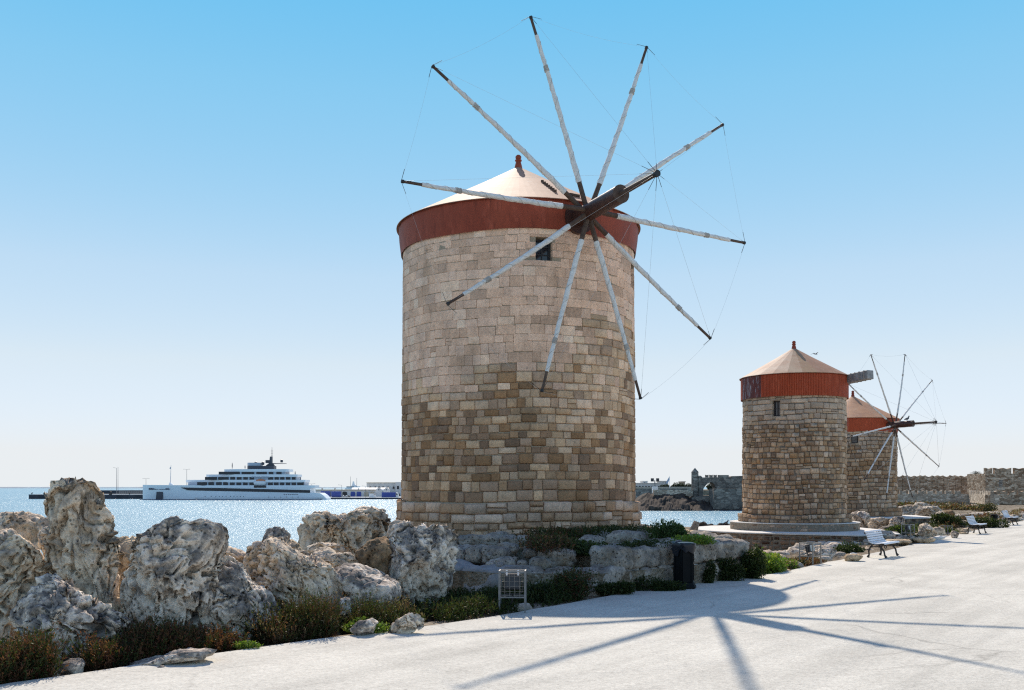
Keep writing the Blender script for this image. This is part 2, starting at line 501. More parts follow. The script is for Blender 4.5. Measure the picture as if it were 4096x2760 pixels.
def strip(name, s_list, zf, mat, jit=0.0):
    n, m = len(EDGE), len(s_list)
    S = np.tile(np.array(s_list, float), (n, 1))
    if jit:
        e = fbm(np.stack([EDGE[:,0]*1.3, EDGE[:,1]*1.3, EDGE[:,0]*0], 1), 4)*jit
        S[:, 0] += e
    X = EDGE[:, None, 0] + LEFT[:, None, 0]*S; Y = EDGE[:, None, 1] + LEFT[:, None, 1]*S
    Z = zf(X.ravel(), Y.ravel(), S.ravel())
    V = np.stack([X.ravel(), Y.ravel(), Z], 1)
    i = np.arange(n-1)[:, None]*m + np.arange(m-1)[None, :]
    Fa = np.stack([i, i+m, i+m+1, i+1], -1).reshape(-1, 4)
    if s_list[-1] < s_list[0]: pass
    else: Fa = Fa[:, ::-1]
    return link(name, npmesh(name, V, Fa, smooth=True), mat)

def path_material():
    k = N('pale_gravel_concrete')
    c = k.ramp(k.noise(0.7, 5, 0.6), [(0.3, (0.555, 0.53, 0.465)), (0.7, (0.65, 0.622, 0.545))])
    grain = k.ramp(k.noise(26, 3, 0.75), [(0.25, 0.55), (0.42, 0.92), (0.58, 1.04), (0.75, 1.18)])
    c = k.mix(1.0, c, grain, 'MULTIPLY')
    spots = k.ramp(k.vor(17), [(0.05, 1.22), (0.16, 1.0)])
    c = k.mix(0.6, c, spots, 'MULTIPLY')
    dark = k.ramp(k.noise(58, 2, 0.5), [(0.24, 0.5), (0.33, 1.0)])
    c = k.mix(0.6, c, dark, 'MULTIPLY')
    rot = k.n('ShaderNodeMapping'); k.L(k.pos(), rot.inputs['Vector']); rot.inputs['Rotation'].default_value = (0, 0, -0.90)
    rv = rot.outputs[0]
    streak = k.ramp(k.noise(1.0, 5, 0.6, k.map(rv, (0.10, 1.5, 1))), [(0.40, 0.90), (0.60, 1.04)])
    c = k.mix(1.0, c, streak, 'MULTIPLY')
    patch = k.ramp(k.noise(0.30, 7, 0.62), [(0.50, 1.0), (0.56, 0.93), (0.70, 0.88)])
    c = k.mix(1.0, c, patch, 'MULTIPLY')
    ck = k.n('ShaderNodeTexVoronoi'); ck.feature = 'DISTANCE_TO_EDGE'
    wob = k.n('ShaderNodeTexNoise'); wob.inputs['Scale'].default_value = 1.4; wob.inputs['Detail'].default_value = 5; k.L(k.pos(), wob.inputs['Vector'])
    k.L(k.mix(0.35, k.pos(), wob.outputs['Color'], 'ADD'), ck.inputs['Vector']); ck.inputs['Scale'].default_value = 0.22
    ckf = k.ramp(ck.outputs['Distance'], [(0.0, 0.62), (0.006, 1.0)])
    csel = k.ramp(k.noise(0.25, 3), [(0.50, 0.0), (0.58, 0.8)])
    c = k.mix(csel, c, k.mix(1.0, c, ckf, 'MULTIPLY'))
    c = k.mix(1.0, c, k.ramp(k.noise(9.5, 6, 0.85), [(0.30, 0.76), (0.50, 1.0), (0.70, 1.16)]), 'MULTIPLY')
    st = k.ramp(k.noise(5.0, 3, 0.5), [(0.20, 0.70), (0.27, 1.0)])
    c = k.mix(0.8, c, st, 'MULTIPLY')
    k.bump(k.math('ADD', k.noise(45, 4, 0.7), k.math('MULTIPLY', k.vor(30), 0.5)), 0.55, 0.012)
    return k.set(c, 0.92, spec=0.2)
def soil_material():
    k = N('sandy_soil')
    c = k.ramp(k.noise(0.8, 8, 0.65), [(0.32, (0.10, 0.075, 0.05)), (0.48, (0.25, 0.20, 0.14)), (0.62, (0.40, 0.34, 0.26)), (0.8, (0.46, 0.41, 0.34))])
    c = k.mix(1.0, c, k.ramp(k.noise(24, 6, 0.7), [(0.3, 0.6), (0.7, 1.2)]), 'MULTIPLY')
    k.bump(k.math('ADD', k.noise(9, 8, 0.7), k.vor(14)), 0.9, 0.06)
    return k.set(c, 0.97, spec=0.1)
def water_material():
    k = N('sea_water')
    p = k.pos()
    c = k.ramp(k.noise(0.012, 3, 0.5, k.map(p, (0.4, 1, 1))), [(0.35, (0.19, 0.35, 0.44)), (0.65, (0.23, 0.39, 0.47))])
    w1 = k.noise(0.6, 5, 0.6, k.map(p, (0.8, 1.6, 1)))
    w2 = k.noise(2.8, 4, 0.6, k.map(p, (0.9, 1.5, 1), (3, 7, 0)))
    h = k.math('ADD', w1, k.math('MULTIPLY', w2, 0.30))
    k.bump(h, 1.0, 0.5)
    k.set(c, 0.26, spec=0.12)
    k.b.inputs['IOR'].default_value = 1.33
    return k.m
M_PATH, M_SOIL, M_WATER = path_material(), soil_material(), water_material()

path = strip('path', [0.0, -1.0, -4.0, -9.0, -16.0, -24.0], lambda x, y, s: x*0.0, M_PATH, 0.10)
tag(path, 'pale gravel promenade path in full sun', kind='structure')
ground = strip('ground', [-0.6, -0.15, 0.05, 0.2, 0.5, 0.9, 1.4, 2.0, 2.7, 3.5, 4.5, 5.5, 7, 8.5, 10, 12, 14, 16, 18, 20, 22, 24, 26, 28, 30, 32, 34, 37, 42],
               lambda x, y, s: np.where(s < 0, -0.04, terrain_z(x, y, s)), M_SOIL)
tag(ground, 'sandy stony ground between path and sea', kind='structure')
verge = strip('verge', [-23.8, -26.0, -30.0, -36.0, -44.0], lambda x, y, s: -0.02 - 6.5*smooth01((-s-30)/12.0), M_SOIL)
tag(verge, 'stony verge on the harbour side of the path', kind='structure')
me = bpy.data.meshes.new('sea'); R_ = 45000.0
me.from_pydata([(-R_, -R_, SEA), (R_, -R_, SEA), (R_, R_, SEA), (-R_, R_, SEA)], [], [(0, 1, 2, 3)])
sea = link('sea', me, M_WATER); tag(sea, 'light blue sea with small sunlit ripples', kind='structure')

# far low coast on the horizon
def ridge(name, u0, u1, d, hs, seed, mat, label):
    n = 120; u = np.linspace(u0, u1, n)
    x = (u - U0)/F*d
    z = SEA + hs*(0.35 + 0.65*np.abs(fbm(np.stack([u*0.011 + seed, u*0, u*0], 1), 5))*2.0)*np.clip((u1-u)/(0.12*(u1-u0)), 0.15, 1)
    dep = d*0.08
    V = np.concatenate([np.stack([x, x*0+d-dep, x*0+SEA-1], 1), np.stack([x, x*0+d, z], 1), np.stack([x, x*0+d+dep, x*0+SEA-1], 1)])
    i = np.arange(n-1)
    Fa = np.concatenate([np.stack([i, i+1, i+1+n, i+n], 1), np.stack([i+n, i+n+1, i+1+2*n, i+2*n], 1)])
    o = link(name, npmesh(name, V, Fa, smooth=True), mat); tag(o, label, kind='structure'); return o
M_COAST = simple('haze_tinted_coast', (0.20, 0.25, 0.30), 1.0, 0, 0.25, 0.02)  # distance haze is put into this blue-grey base colour
ridge('coast', -900, 1500, 5200, 11.0, 3.0, M_COAST, 'low haze-tinted coast on the far horizon')

# ------------------------------------------------------------------ fortifications
def masonry(name, c0, c1, c2, sx=1.3, sz=2.4):
    k = N(name)
    p = k.pos()
    cell = k.n('ShaderNodeTexVoronoi'); k.L(k.map(p, (sx, sx, sz)), cell.inputs['Vector']); cell.inputs['Scale'].default_value = 1.0
    sep = k.n('ShaderNodeSeparateColor'); k.L(cell.outputs['Color'], sep.inputs[0])
    c = k.ramp(sep.outputs[0], [(0.05, c0), (0.4, c1), (0.75, c2), (1.0, tuple(x*1.25 for x in c2))])
    c = k.mix(k.ramp(k.noise(0.16, 6, 0.65), [(0.42, 0.0), (0.68, 0.65)]), c, c0)
    e = k.n('ShaderNodeTexVoronoi'); e.feature = 'DISTANCE_TO_EDGE'; k.L(k.map(p, (sx, sx, sz)), e.inputs['Vector']); e.inputs['Scale'].default_value = 1.0
    j = k.ramp(e.outputs['Distance'], [(0.0, 0.55), (0.09, 1.0)])
    c = k.mix(0.8, c, j, 'MULTIPLY')
    k.bump(k.math('ADD', j, k.noise(3, 5)), 0.7, 0.15)
    return k.set(c, 0.95, spec=0.1)
M_FORT = masonry('fort_masonry', (0.25, 0.165, 0.105), (0.42, 0.31, 0.215), (0.58, 0.46, 0.34))
M_FORT_G = masonry('grey_fort_masonry', (0.34, 0.27, 0.205), (0.50, 0.42, 0.33), (0.64, 0.55, 0.44))
M_FORT_D = masonry('dark_fort_masonry', (0.13, 0.115, 0.10), (0.215, 0.19, 0.165), (0.30, 0.265, 0.225), 0.8, 1.5)

def merlon(mb, x0, x1, y0, y1, z0, z1, notch=0.0):
    xm = (x0 + x1)/2
    mb.prism([(x0, z0), (x1, z0), (x1, z1), (xm, z1 - notch), (x0, z1)], y0, y1)

def along(a, b, thick=2.0):
    """matrix: local x runs from a to b, local y away from the camera"""
    a, b = Vector((*a, 0)), Vector((*b, 0)); x = (b - a).normalized(); y = Vector((-x.y, x.x, 0))
    return Matrix(((x.x, y.x, 0, a.x), (x.y, y.y, 0, a.y), (0, 0, 1, 0), (0, 0, 0, 1))), (b - a).length

# lower outer wall (three runs) with small merlons
fw = empty('outer_fort_wall', (96, 200, -2.6), 'low crenellated outer fortress wall with one sunlit return face', 'fortress wall')
runs = [((62, 217), (100.2, 214), M_FORT_G), ((100.2, 214), (93.2, 190), M_FORT_G), ((93.2, 190), (128, 196), M_FORT)]
for a, b, mt in runs:
    Mx, Ln = along(a, b)
    MB().box((0, 0, -4.2), (Ln, 1.6, 0.55)).build('wall_face', mt, fw, M=Mx)
    MB().box((0.05, -0.12, -1.35), (Ln-0.05, 0.0, -1.15)).build('string_course', mt, fw, M=Mx)
    x = 0.3
    while x < Ln - 1.2:
        mb = MB(); merlon(mb, x, x + 1.25, 0.02, 0.62, 0.55, 1.28, 0.16)
        mb.build('merlon', mt, fw, M=Mx)
        x += 1.95
    for xx in (Ln*0.35, Ln*0.7):
        MB().box((xx, -0.05, -2.6), (xx+0.55, 0.1, -1.7)).build('loophole', M_FRAME, fw, M=Mx)
# tall curtain wall behind
tw = empty('curtain_wall', (85, 231, -2.6), 'tall reddish fortress curtain wall with swallow-tailed merlons', 'fortress wall')
Mx, Ln = along((72, 236), (110.6, 230))
MB().box((0, 0, -4), (Ln, 2.5, 3.4)).build('wall_face', M_FORT, tw, M=Mx)
x = 0.0
while x < Ln - 1.2:
    mb = MB(); merlon(mb, x, x+1.22, -0.12, 0.7, 0.2 if int(x*10) % 3 else 1.2, 4.75 + 0.12*math.sin(x*3), 0.22)
    mb.build('merlon', M_FORT, tw, M=Mx); x += 1.34
# square tower
st = empty('fort_tower', (110, 215, -2.6), 'square ruined fortress tower with broken battlements beyond the benches', 'tower')
tx0, tx1, ty = 103.9, 112.6, 214.0
MB().prism([(tx0, ty), (tx1, ty), (tx1+1.5, ty+9), (tx0+0.2, ty+9)], -4.0, 5.0, 'z').build('tower_wall', M_FORT, st)
for a, b in ((0.0, 1.55), (2.05, 5.7), (6.4, 8.6)):
    mb = MB(); w_ = b - a
    n = max(1, round(w_/1.8)); pts = [(tx0+a, 5.0), (tx0+b, 5.0)]
    for q in range(n, 0, -1): pts += [(tx0+a+w_*q/n, 6.25), (tx0+a+w_*(q-0.5)/n, 6.0)]
    pts.append((tx0+a, 6.25))
    mb.prism(pts, ty-0.02, ty+0.8); mb.build('merlon', M_FORT, st)
MB().box((tx0+2.95, ty-0.06, 2.0), (tx0+3.75, ty+0.1, 3.6)).build('niche', M_FORT_D, st)
MB().box((tx0+2.6, ty-0.16, 1.45), (tx0+4.1, ty+0.1, 1.75)).build('ledge', M_FORT_G, st)
MB().box((tx1, ty+1, -4), (tx1+14, ty+3, 3.2)).build('side_wall', M_FORT, st)
# shore under the forts
me_u = np.linspace(3330, 4500, 60)
shore = MB()
V = []; Fa = []
rows = [(150, -1.9), (165, -1.7), (185, -2.2), (200, -2.6), (225, -2.9), (300, -2.9)]
for d, z in rows:
    for u in me_u: V.append(((u-U0)/F*d, d, z + 0.5*math.sin(u*0.05 + d)*math.sin(u*0.021+d*2)))
m_ = len(me_u)
Fa = [(i*m_+k, i*m_+k+1, (i+1)*m_+k+1, (i+1)*m_+k) for i in range(len(rows)-1) for k in range(m_-1)]
# continue the sheet down into the sea on its near and left sides
n0 = len(V)
for u in me_u: V.append(((u-U0)/F*140, 140, -7))
Fa += [(n0+k, n0+k+1, k+1, k) for k in range(m_-1)]
fs = link('fort_shore', npmesh('fort_shore', V, Fa, smooth=True), M_SOIL); tag(fs, 'rocky shore below the fortress walls', kind='structure')
n1 = 70; V = []; Fa = []
for i in range(n1):
    d = 62 + (140-62)*i/(n1-1)
    for k in range(60):
        u = 3330 + (4500-3330)*k/59
        x = (u-U0)/F*d; V.append((x, d, 0))
V = np.array(V, float); s_ = side(V[:, 0], V[:, 1])
V[:, 2] = np.where(s_ > 0, -0.12, -0.06) - 1.7*smooth01((V[:, 1]-75)/70) + 0.25*fbm(V*0.25, 4)*smooth01((s_-0.3)/3) - 0.55*smooth01((s_-1)/10) - 0.05
Fa = [(i*60+k, i*60+k+1, (i+1)*60+k+1, (i+1)*60+k) for i in range(n1-1) for k in range(59)]
o = link('rocky_flat', npmesh('rocky_flat', V, Fa, smooth=True), M_SOIL); tag(o, 'stony flat between the last bench and the fortress', kind='structure')

# ruined sea fort with turret and arch across the water, near middle
D3 = 325.0
def P3(px, py, d=D3): return W(2500 + px*0.2149, 1860 + py*0.2149, d)
sf = empty('ruined_sea_fort', P3(1700, 830), 'grey ruined sea fort wall with pointed arch and round turret across the water', 'fort')
def wall3(name, pts, d0, dep, mat, parent):
    q = [P3(a, b, d0) for a, b in pts]
    return MB().prism([(p.x, p.z) for p in q], d0, d0+dep).build(name, mat, parent)
arch = [(1450, 700), (1450, 500), (1462, 440), (1495, 390), (1540, 345), (1600, 316), (1640, 330), (1672, 375), (1692, 430), (1700, 500), (1700, 700)]
wall3('arched_wall', [(1370, 700)] + arch + [(2260, 700), (2260, 200), (1985, 207), (1970, 225), (1930, 228), (1740, 228), (1500, 232), (1440, 230), (1415, 200), (1370, 198)], D3, 6.0, M_FORT_D, sf)
for a, b in ((1503, 1556), (1580, 1634), (1658, 1710), (1737, 1932)):
    wall3('merlon', [(a, 230), (b, 230), (b, 182 if b-a < 100 else 186), ((a+b)/2, 192 if b-a < 100 else 186), (a, 182 if b-a < 100 else 186)], D3+0.02, 1.2, M_FORT_D, sf)
c3 = P3(1312, 600); r3 = 67*0.2149/F*D3
tb = MB().lathe((c3.x, D3+1, 0), [(r3*1.05, c3.z-2), (r3, P3(0, 400).z), (r3*0.97, P3(0, 140).z)], 20)
tb.build('turret', M_FORT_D, sf)
MB().lathe((c3.x, D3+1, 0), [(r3*1.08, P3(0, 138).z), (r3*1.0, P3(0, 128).z), (0.02, P3(0, 50).z)], 20).build('turret_roof', M_FORT_D, sf)
wall3('bastion', [(1640, 830), (2300, 830), (2300, 436), (1660, 440)], D3-9, 8.0, M_FORT_D, sf)
wall3('parapet', [(540, 560), (1260, 575), (1260, 474), (1150, 470), (540, 460)], D3-1, 3.0, M_FORT_G, sf)
wall3('fort_footing', [(1250, 830), (1720, 830), (1720, 560), (1250, 600)], D3-3, 8.0, M_FORT_D, sf)
# dark rocky point under it
rp = []
base = [(60, 845), (230, 690), (330, 590), (440, 525), (700, 530), (1000, 520), (1150, 540), (1190, 590), (1340, 610), (1450, 650), (1650, 690), (1900, 700), (2250, 700), (2600, 690), (2900, 700)]
n_u = 160
px = np.linspace(40, 2900, n_u); top = np.interp(px, [b[0] for b in base], [b[1] for b in base])
V = []
levels = 9
for j in range(levels):
    t = j/(levels-1)
    for i in range(n_u):
        d = D3 - 13*(1-t) - 1 + (px[i] < 1200)*2.0*(t-0.5)
        py = 905 + (top[i]-905)*t**0.8
        p = P3(px[i], py, d); V.append((p.x, p.y, max(p.z, SEA-1)))
V = np.array(V)
V[:, 1] += 3.0*fbm(V*0.35, 5); V[:, 2] += 0.9*fbm(V*0.5+9, 5)
nb = len(V)
Vb = [(P3(px[i], top[i], D3).x, D3+14, P3(px[i], top[i], D3).z-0.3) for i in range(n_u)]
V = np.concatenate([V, Vb])
Fa = [(j*n_u+i, j*n_u+i+1, (j+1)*n_u+i+1, (j+1)*n_u+i) for j in range(levels-1) for i in range(n_u-1)]
Fa += [((levels-1)*n_u+i, (levels-1)*n_u+i+1, nb+i+1, nb+i) for i in range(n_u-1)]
o = link('rocky_point', npmesh('rocky_point', V, Fa), M_ROCK_D); tag(o, 'dark layered rocky point at the water below the sea fort', kind='structure')

# town behind: long wall, arcaded market, houses, trees, masts
D4 = 520.0
o = MB().box((P3(-500, 0, 430).x, 430, SEA-1), (P3(1250, 0, 430).x, 434, P3(0, 436, 430).z)).build('town_wall', M_FORT_D); tag(o, 'long dark town wall behind the rocky point', 'wall')
o = MB().box((P3(-900, 0, 470).x, 470, SEA-1), (P3(2900, 0, 470).x, 900, P3(0, 470, 470).z)).build('town_ground', M_SOIL); tag(o, 'ground of the far town', kind='structure')
M_PALE = simple('pale_render', (0.62, 0.60, 0.57), 0.9, 0, 0.1, 0.4)
M_TOWN = simple('town_stone', (0.44, 0.37, 0.30), 0.9, 0, 0.2, 0.3)
def far_block(name, px0, px1, py0, py1, d, dep, mat, label, cat, wins=None):
    a, b = P3(px0, py1, d), P3(px1, py0, d)
    r = empty(name, ((a.x+b.x)/2, d, a.z), label, cat)
    MB().box((a.x, d, a.z-3), (b.x, d+dep, b.z)).build('wall', mat, r)
    MB().box((a.x-0.3, d-0.3, b.z), (b.x+0.3, d+dep+0.3, b.z+0.35)).build('cornice', mat, r)
    for (wx0, wx1, wy0, wy1) in wins or []:
        p, q = P3(wx0, wy1, d), P3(wx1, wy0, d)
        MB().box((p.x, d-0.06, p.z), (q.x, d+0.1, q.z)).build('window', M_FRAME, r)
    return r
far_block('market_hall', -200, 660, 345, 440, D4, 25, M_PALE, 'long white arcaded market hall above the town wall', 'building', [(x, x+32, 390, 412) for x in range(200, 640, 58)])
far_block('pale_house', 650, 806, 306, 362, D4+20, 12, M_PALE, 'plain pale block house rising above dark trees', 'building', [(700, 715, 325, 340), (745, 760, 325, 340)])
far_block('roof_house', 330, 420, 308, 345, D4+10, 10, M_PALE, 'small pale rooftop house above the market hall', 'building', [(360, 372, 320, 334)])
far_block('stone_house', 1060, 1120, 315, 380, D4+20, 10, M_TOWN, 'narrow beige house between far cypress trees', 'building', [(1080, 1092, 330, 345)])
far_block('harbour_terrace', 200, 1250, 420, 470, 460, 8, M_TOWN, 'low tan stone terrace in front of the market hall', 'building', [(x, x+18, 437, 455) for x in range(700, 1200, 90)])

def leaf_cloud(c, rad, n, size, cols, seed, squash=1.0, shell=0.55):
    """leaf-sized quads spread through an uneven crown"""
    g = np.random.default_rng(seed)
    d = g.normal(size=(n, 3)); d /= np.linalg.norm(d, axis=1)[:, None]
    r = (shell + (1-shell)*g.random(n))**0.6
    lump = 1 + 0.55*fbm(d*2.2 + seed, 3)
    p = np.array(c) + d*(r*lump)[:, None]*np.array(rad)
    return quads(p, d*0.4 + g.normal(size=(n, 3))*0.8, size*(0.6 + 0.8*g.random(n)), g, cols)
def quads(p, direc, size, g, cols, narrow=0.5):
    n = len(p); t = direc/np.linalg.norm(direc, axis=1)[:, None]
    s = np.cross(t, g.normal(size=(n, 3))); s /= np.linalg.norm(s, axis=1)[:, None] + 1e-9
    L_ = size[:, None]
    V = np.stack([p, p + t*L_*0.5 + s*L_*narrow*0.5, p + t*L_, p + t*L_*0.5 - s*L_*narrow*0.5], 1).reshape(-1, 3)
    Fa = np.arange(4*n).reshape(n, 4)
    cols = np.array(cols); ci = g.integers(0, len(cols), n)
    C = np.repeat(cols[ci]*(0.75 + 0.5*g.random((n, 1))), 4, axis=0)
    return V, Fa, C
def join_parts(parts):
    V, Fa, C = [], [], []; k = 0
    for v, f, c in parts: V.append(v); Fa.append(f + k); C.append(c); k += len(v)
    return np.concatenate(V), np.concatenate(Fa), np.concatenate(C)
DARKTREE = [(0.03, 0.045, 0.03), (0.045, 0.06, 0.04), (0.06, 0.07, 0.05)]
def far_tree(px, pyb, pyt, w, d, label, seed):
    b, t = P3(px, pyb, d), P3(px, pyt, d); h = t.z - b.z; rw = w*0.2149/F*d/2
    r = empty('tree', b, label, 'tree', 'trees of the far town')
    MB().tube([b, b + Vector((0, 0, h*0.5))], [0.35, 0.2], 6).build('trunk', M_STEM, r)
    parts = [leaf_cloud((b.x + rw*ox, d + rw*oy, b.z + h*oz), (rw*s, rw*s, h*0.42*s), 500, h*0.13, DARKTREE, seed+q)
             for q, (ox, oy, oz, s) in enumerate(((0, 0, 0.55, 1.0), (-0.5, 0.2, 0.45, 0.6), (0.5, -0.2, 0.5, 0.62)))]
    link('crown', npmesh('crown', *join_parts(parts)), M_LEAF, r)
    return r
for i, (a, b, c, w, lb) in enumerate(((950, 470, 325, 130, 'round dark tree left of the two far cypresses'), (1045, 470, 335, 110, 'dark tree in the middle of the far grove'), (1180, 470, 338, 120, 'dark tree beside the round turret'),
        (760, 440, 350, 120, 'dark trees in front of the pale block house'), (690, 440, 362, 80, 'low dark tree at the end of the market hall'), (1600, 480, 335, 140, 'dark tree seen through the fort arch'), (1660, 480, 350, 90, 'cypress seen at the right of the fort arch'), (880, 465, 372, 70, 'small dark tree by the flagpole'))):
    far_tree(a, b, c, w, 505, lb, 40+i*5)
M_FLAG = simple('blue_grey_flag_cloth', (0.35, 0.40, 0.50), 0.9)  # even blue-grey cloth, darker than the white pole
fp = empty('flagpole', P3(830, 450, 450), 'thin white flagpole with drooping flag above the town wall', 'flagpole')
a, b = P3(830, 460, 450), P3(828, 212, 450)
MB().tube([a, b], 0.09, 6).build('pole', M_WHITE, fp)
q = P3(790, 265, 450)
MB().add([b, b + Vector((-0.9, 0.2, -1.5)), b + Vector((-1.9, 0.0, -3.6)), b + Vector((-0.7, -0.2, -2.9)), b + Vector((0, 0.05, -1.5))], [(0, 1, 2, 3, 4)]).build('flag', M_FLAG, fp)
lp = empty('floodlight_mast', P3(557, 460, 330), 'floodlight mast on a white plinth at the end of the rocky point', 'lamp')
a, b = P3(557, 465, 330), P3(555, 280, 330)
MB().tube([a, b], [0.28, 0.16], 6).build('mast', M_GALV, lp)
MB().box((a.x-0.9, 329.2, a.z-1.0), (a.x+0.9, 330.8, a.z+1.2)).build('plinth', M_WHITE, lp)
for s in (-1, 1): MB().box((b.x+s*0.9-0.5, 329.4, b.z-0.5), (b.x+s*0.9+0.5, 329.8, b.z+0.6)).build('floodlight', M_LAMP, lp)
# ------------------------------------------------------------------ windmills
def stone_protos(n, bulge, jit, seed):
    """rough ashlar blocks, unit width and height, outward face on +y (metres)"""
    g = np.random.default_rng(seed); out = []
    for _ in range(n):
        b = 0.10
        xs = [-0.5, -0.5+b, 0.5-b, 0.5]
        V = []
        for iz, z in enumerate(xs):
            for ix, x in enumerate(xs):
                edge = ix in (0, 3) or iz in (0, 3); corner = ix in (0, 3) and iz in (0, 3)
                px = x + g.normal()*jit*(0.7 if edge else 1.6); pz = z + g.normal()*jit*(0.7 if edge else 1.6)
                if corner: px *= 0.965; pz *= 0.955
                y = (-bulge*1.5 if corner else -bulge) if edge else 0.0
                V.append((px, y + g.normal()*bulge*0.30, pz))
        ring = [0, 1, 2, 3, 7, 11, 15, 14, 13, 12, 8, 4]
        for r in ring: V.append((V[r][0]*1.0, -0.16, V[r][2]*1.0))
        Fa = [(iz*4+ix, iz*4+ix+1, (iz+1)*4+ix+1, (iz+1)*4+ix) for iz in range(3) for ix in range(3)]
        Fa = [tuple(reversed(f)) for f in Fa]
        Fa += [(ring[i], ring[(i+1) % 12], 16+(i+1) % 12, 16+i) for i in range(12)]
        out.append((np.array(V), np.array(Fa)))
    return out
PROTO = {'flat': stone_protos(10, 0.005, 0.012, 3), 'smooth': stone_protos(10, 0.016, 0.014, 1), 'rough': stone_protos(12, 0.030, 0.022, 2)}
PROTO_ME = {}
for kk, lst in PROTO.items():
    PROTO_ME[kk] = []
    for v, f in lst:
        me = npmesh('stone_' + kk, v, f, smooth=kk != 'flat'); me.materials.append(M_STONE_O); PROTO_ME[kk].append(me)

def pick(g, pal):
    c = np.array(pal[g.integers(0, len(pal))]); return np.clip(c*np.array([1.34, 1.06, 0.90])*(0.80 + 0.38*g.random()), 0, 0.85)

TOP = [(0.56, 0.49, 0.40), (0.52, 0.455, 0.37), (0.57, 0.51, 0.43), (0.50, 0.44, 0.365), (0.45, 0.385, 0.305), (0.54, 0.46, 0.365)]
MID = [(0.50, 0.43, 0.33), (0.54, 0.46, 0.36), (0.46, 0.385, 0.28), (0.36, 0.295, 0.225), (0.50, 0.41, 0.29)]
LOW = [(0.40, 0.32, 0.22), (0.26, 0.195, 0.135), (0.22, 0.17, 0.125), (0.34, 0.255, 0.165), (0.47, 0.385, 0.27), (0.28, 0.195, 0.115), (0.36, 0.29, 0.22), (0.50, 0.43, 0.33)]
BASE = [(0.42, 0.365, 0.30), (0.36, 0.295, 0.22), (0.31, 0.25, 0.185), (0.44, 0.39, 0.33), (0.34, 0.26, 0.18)]

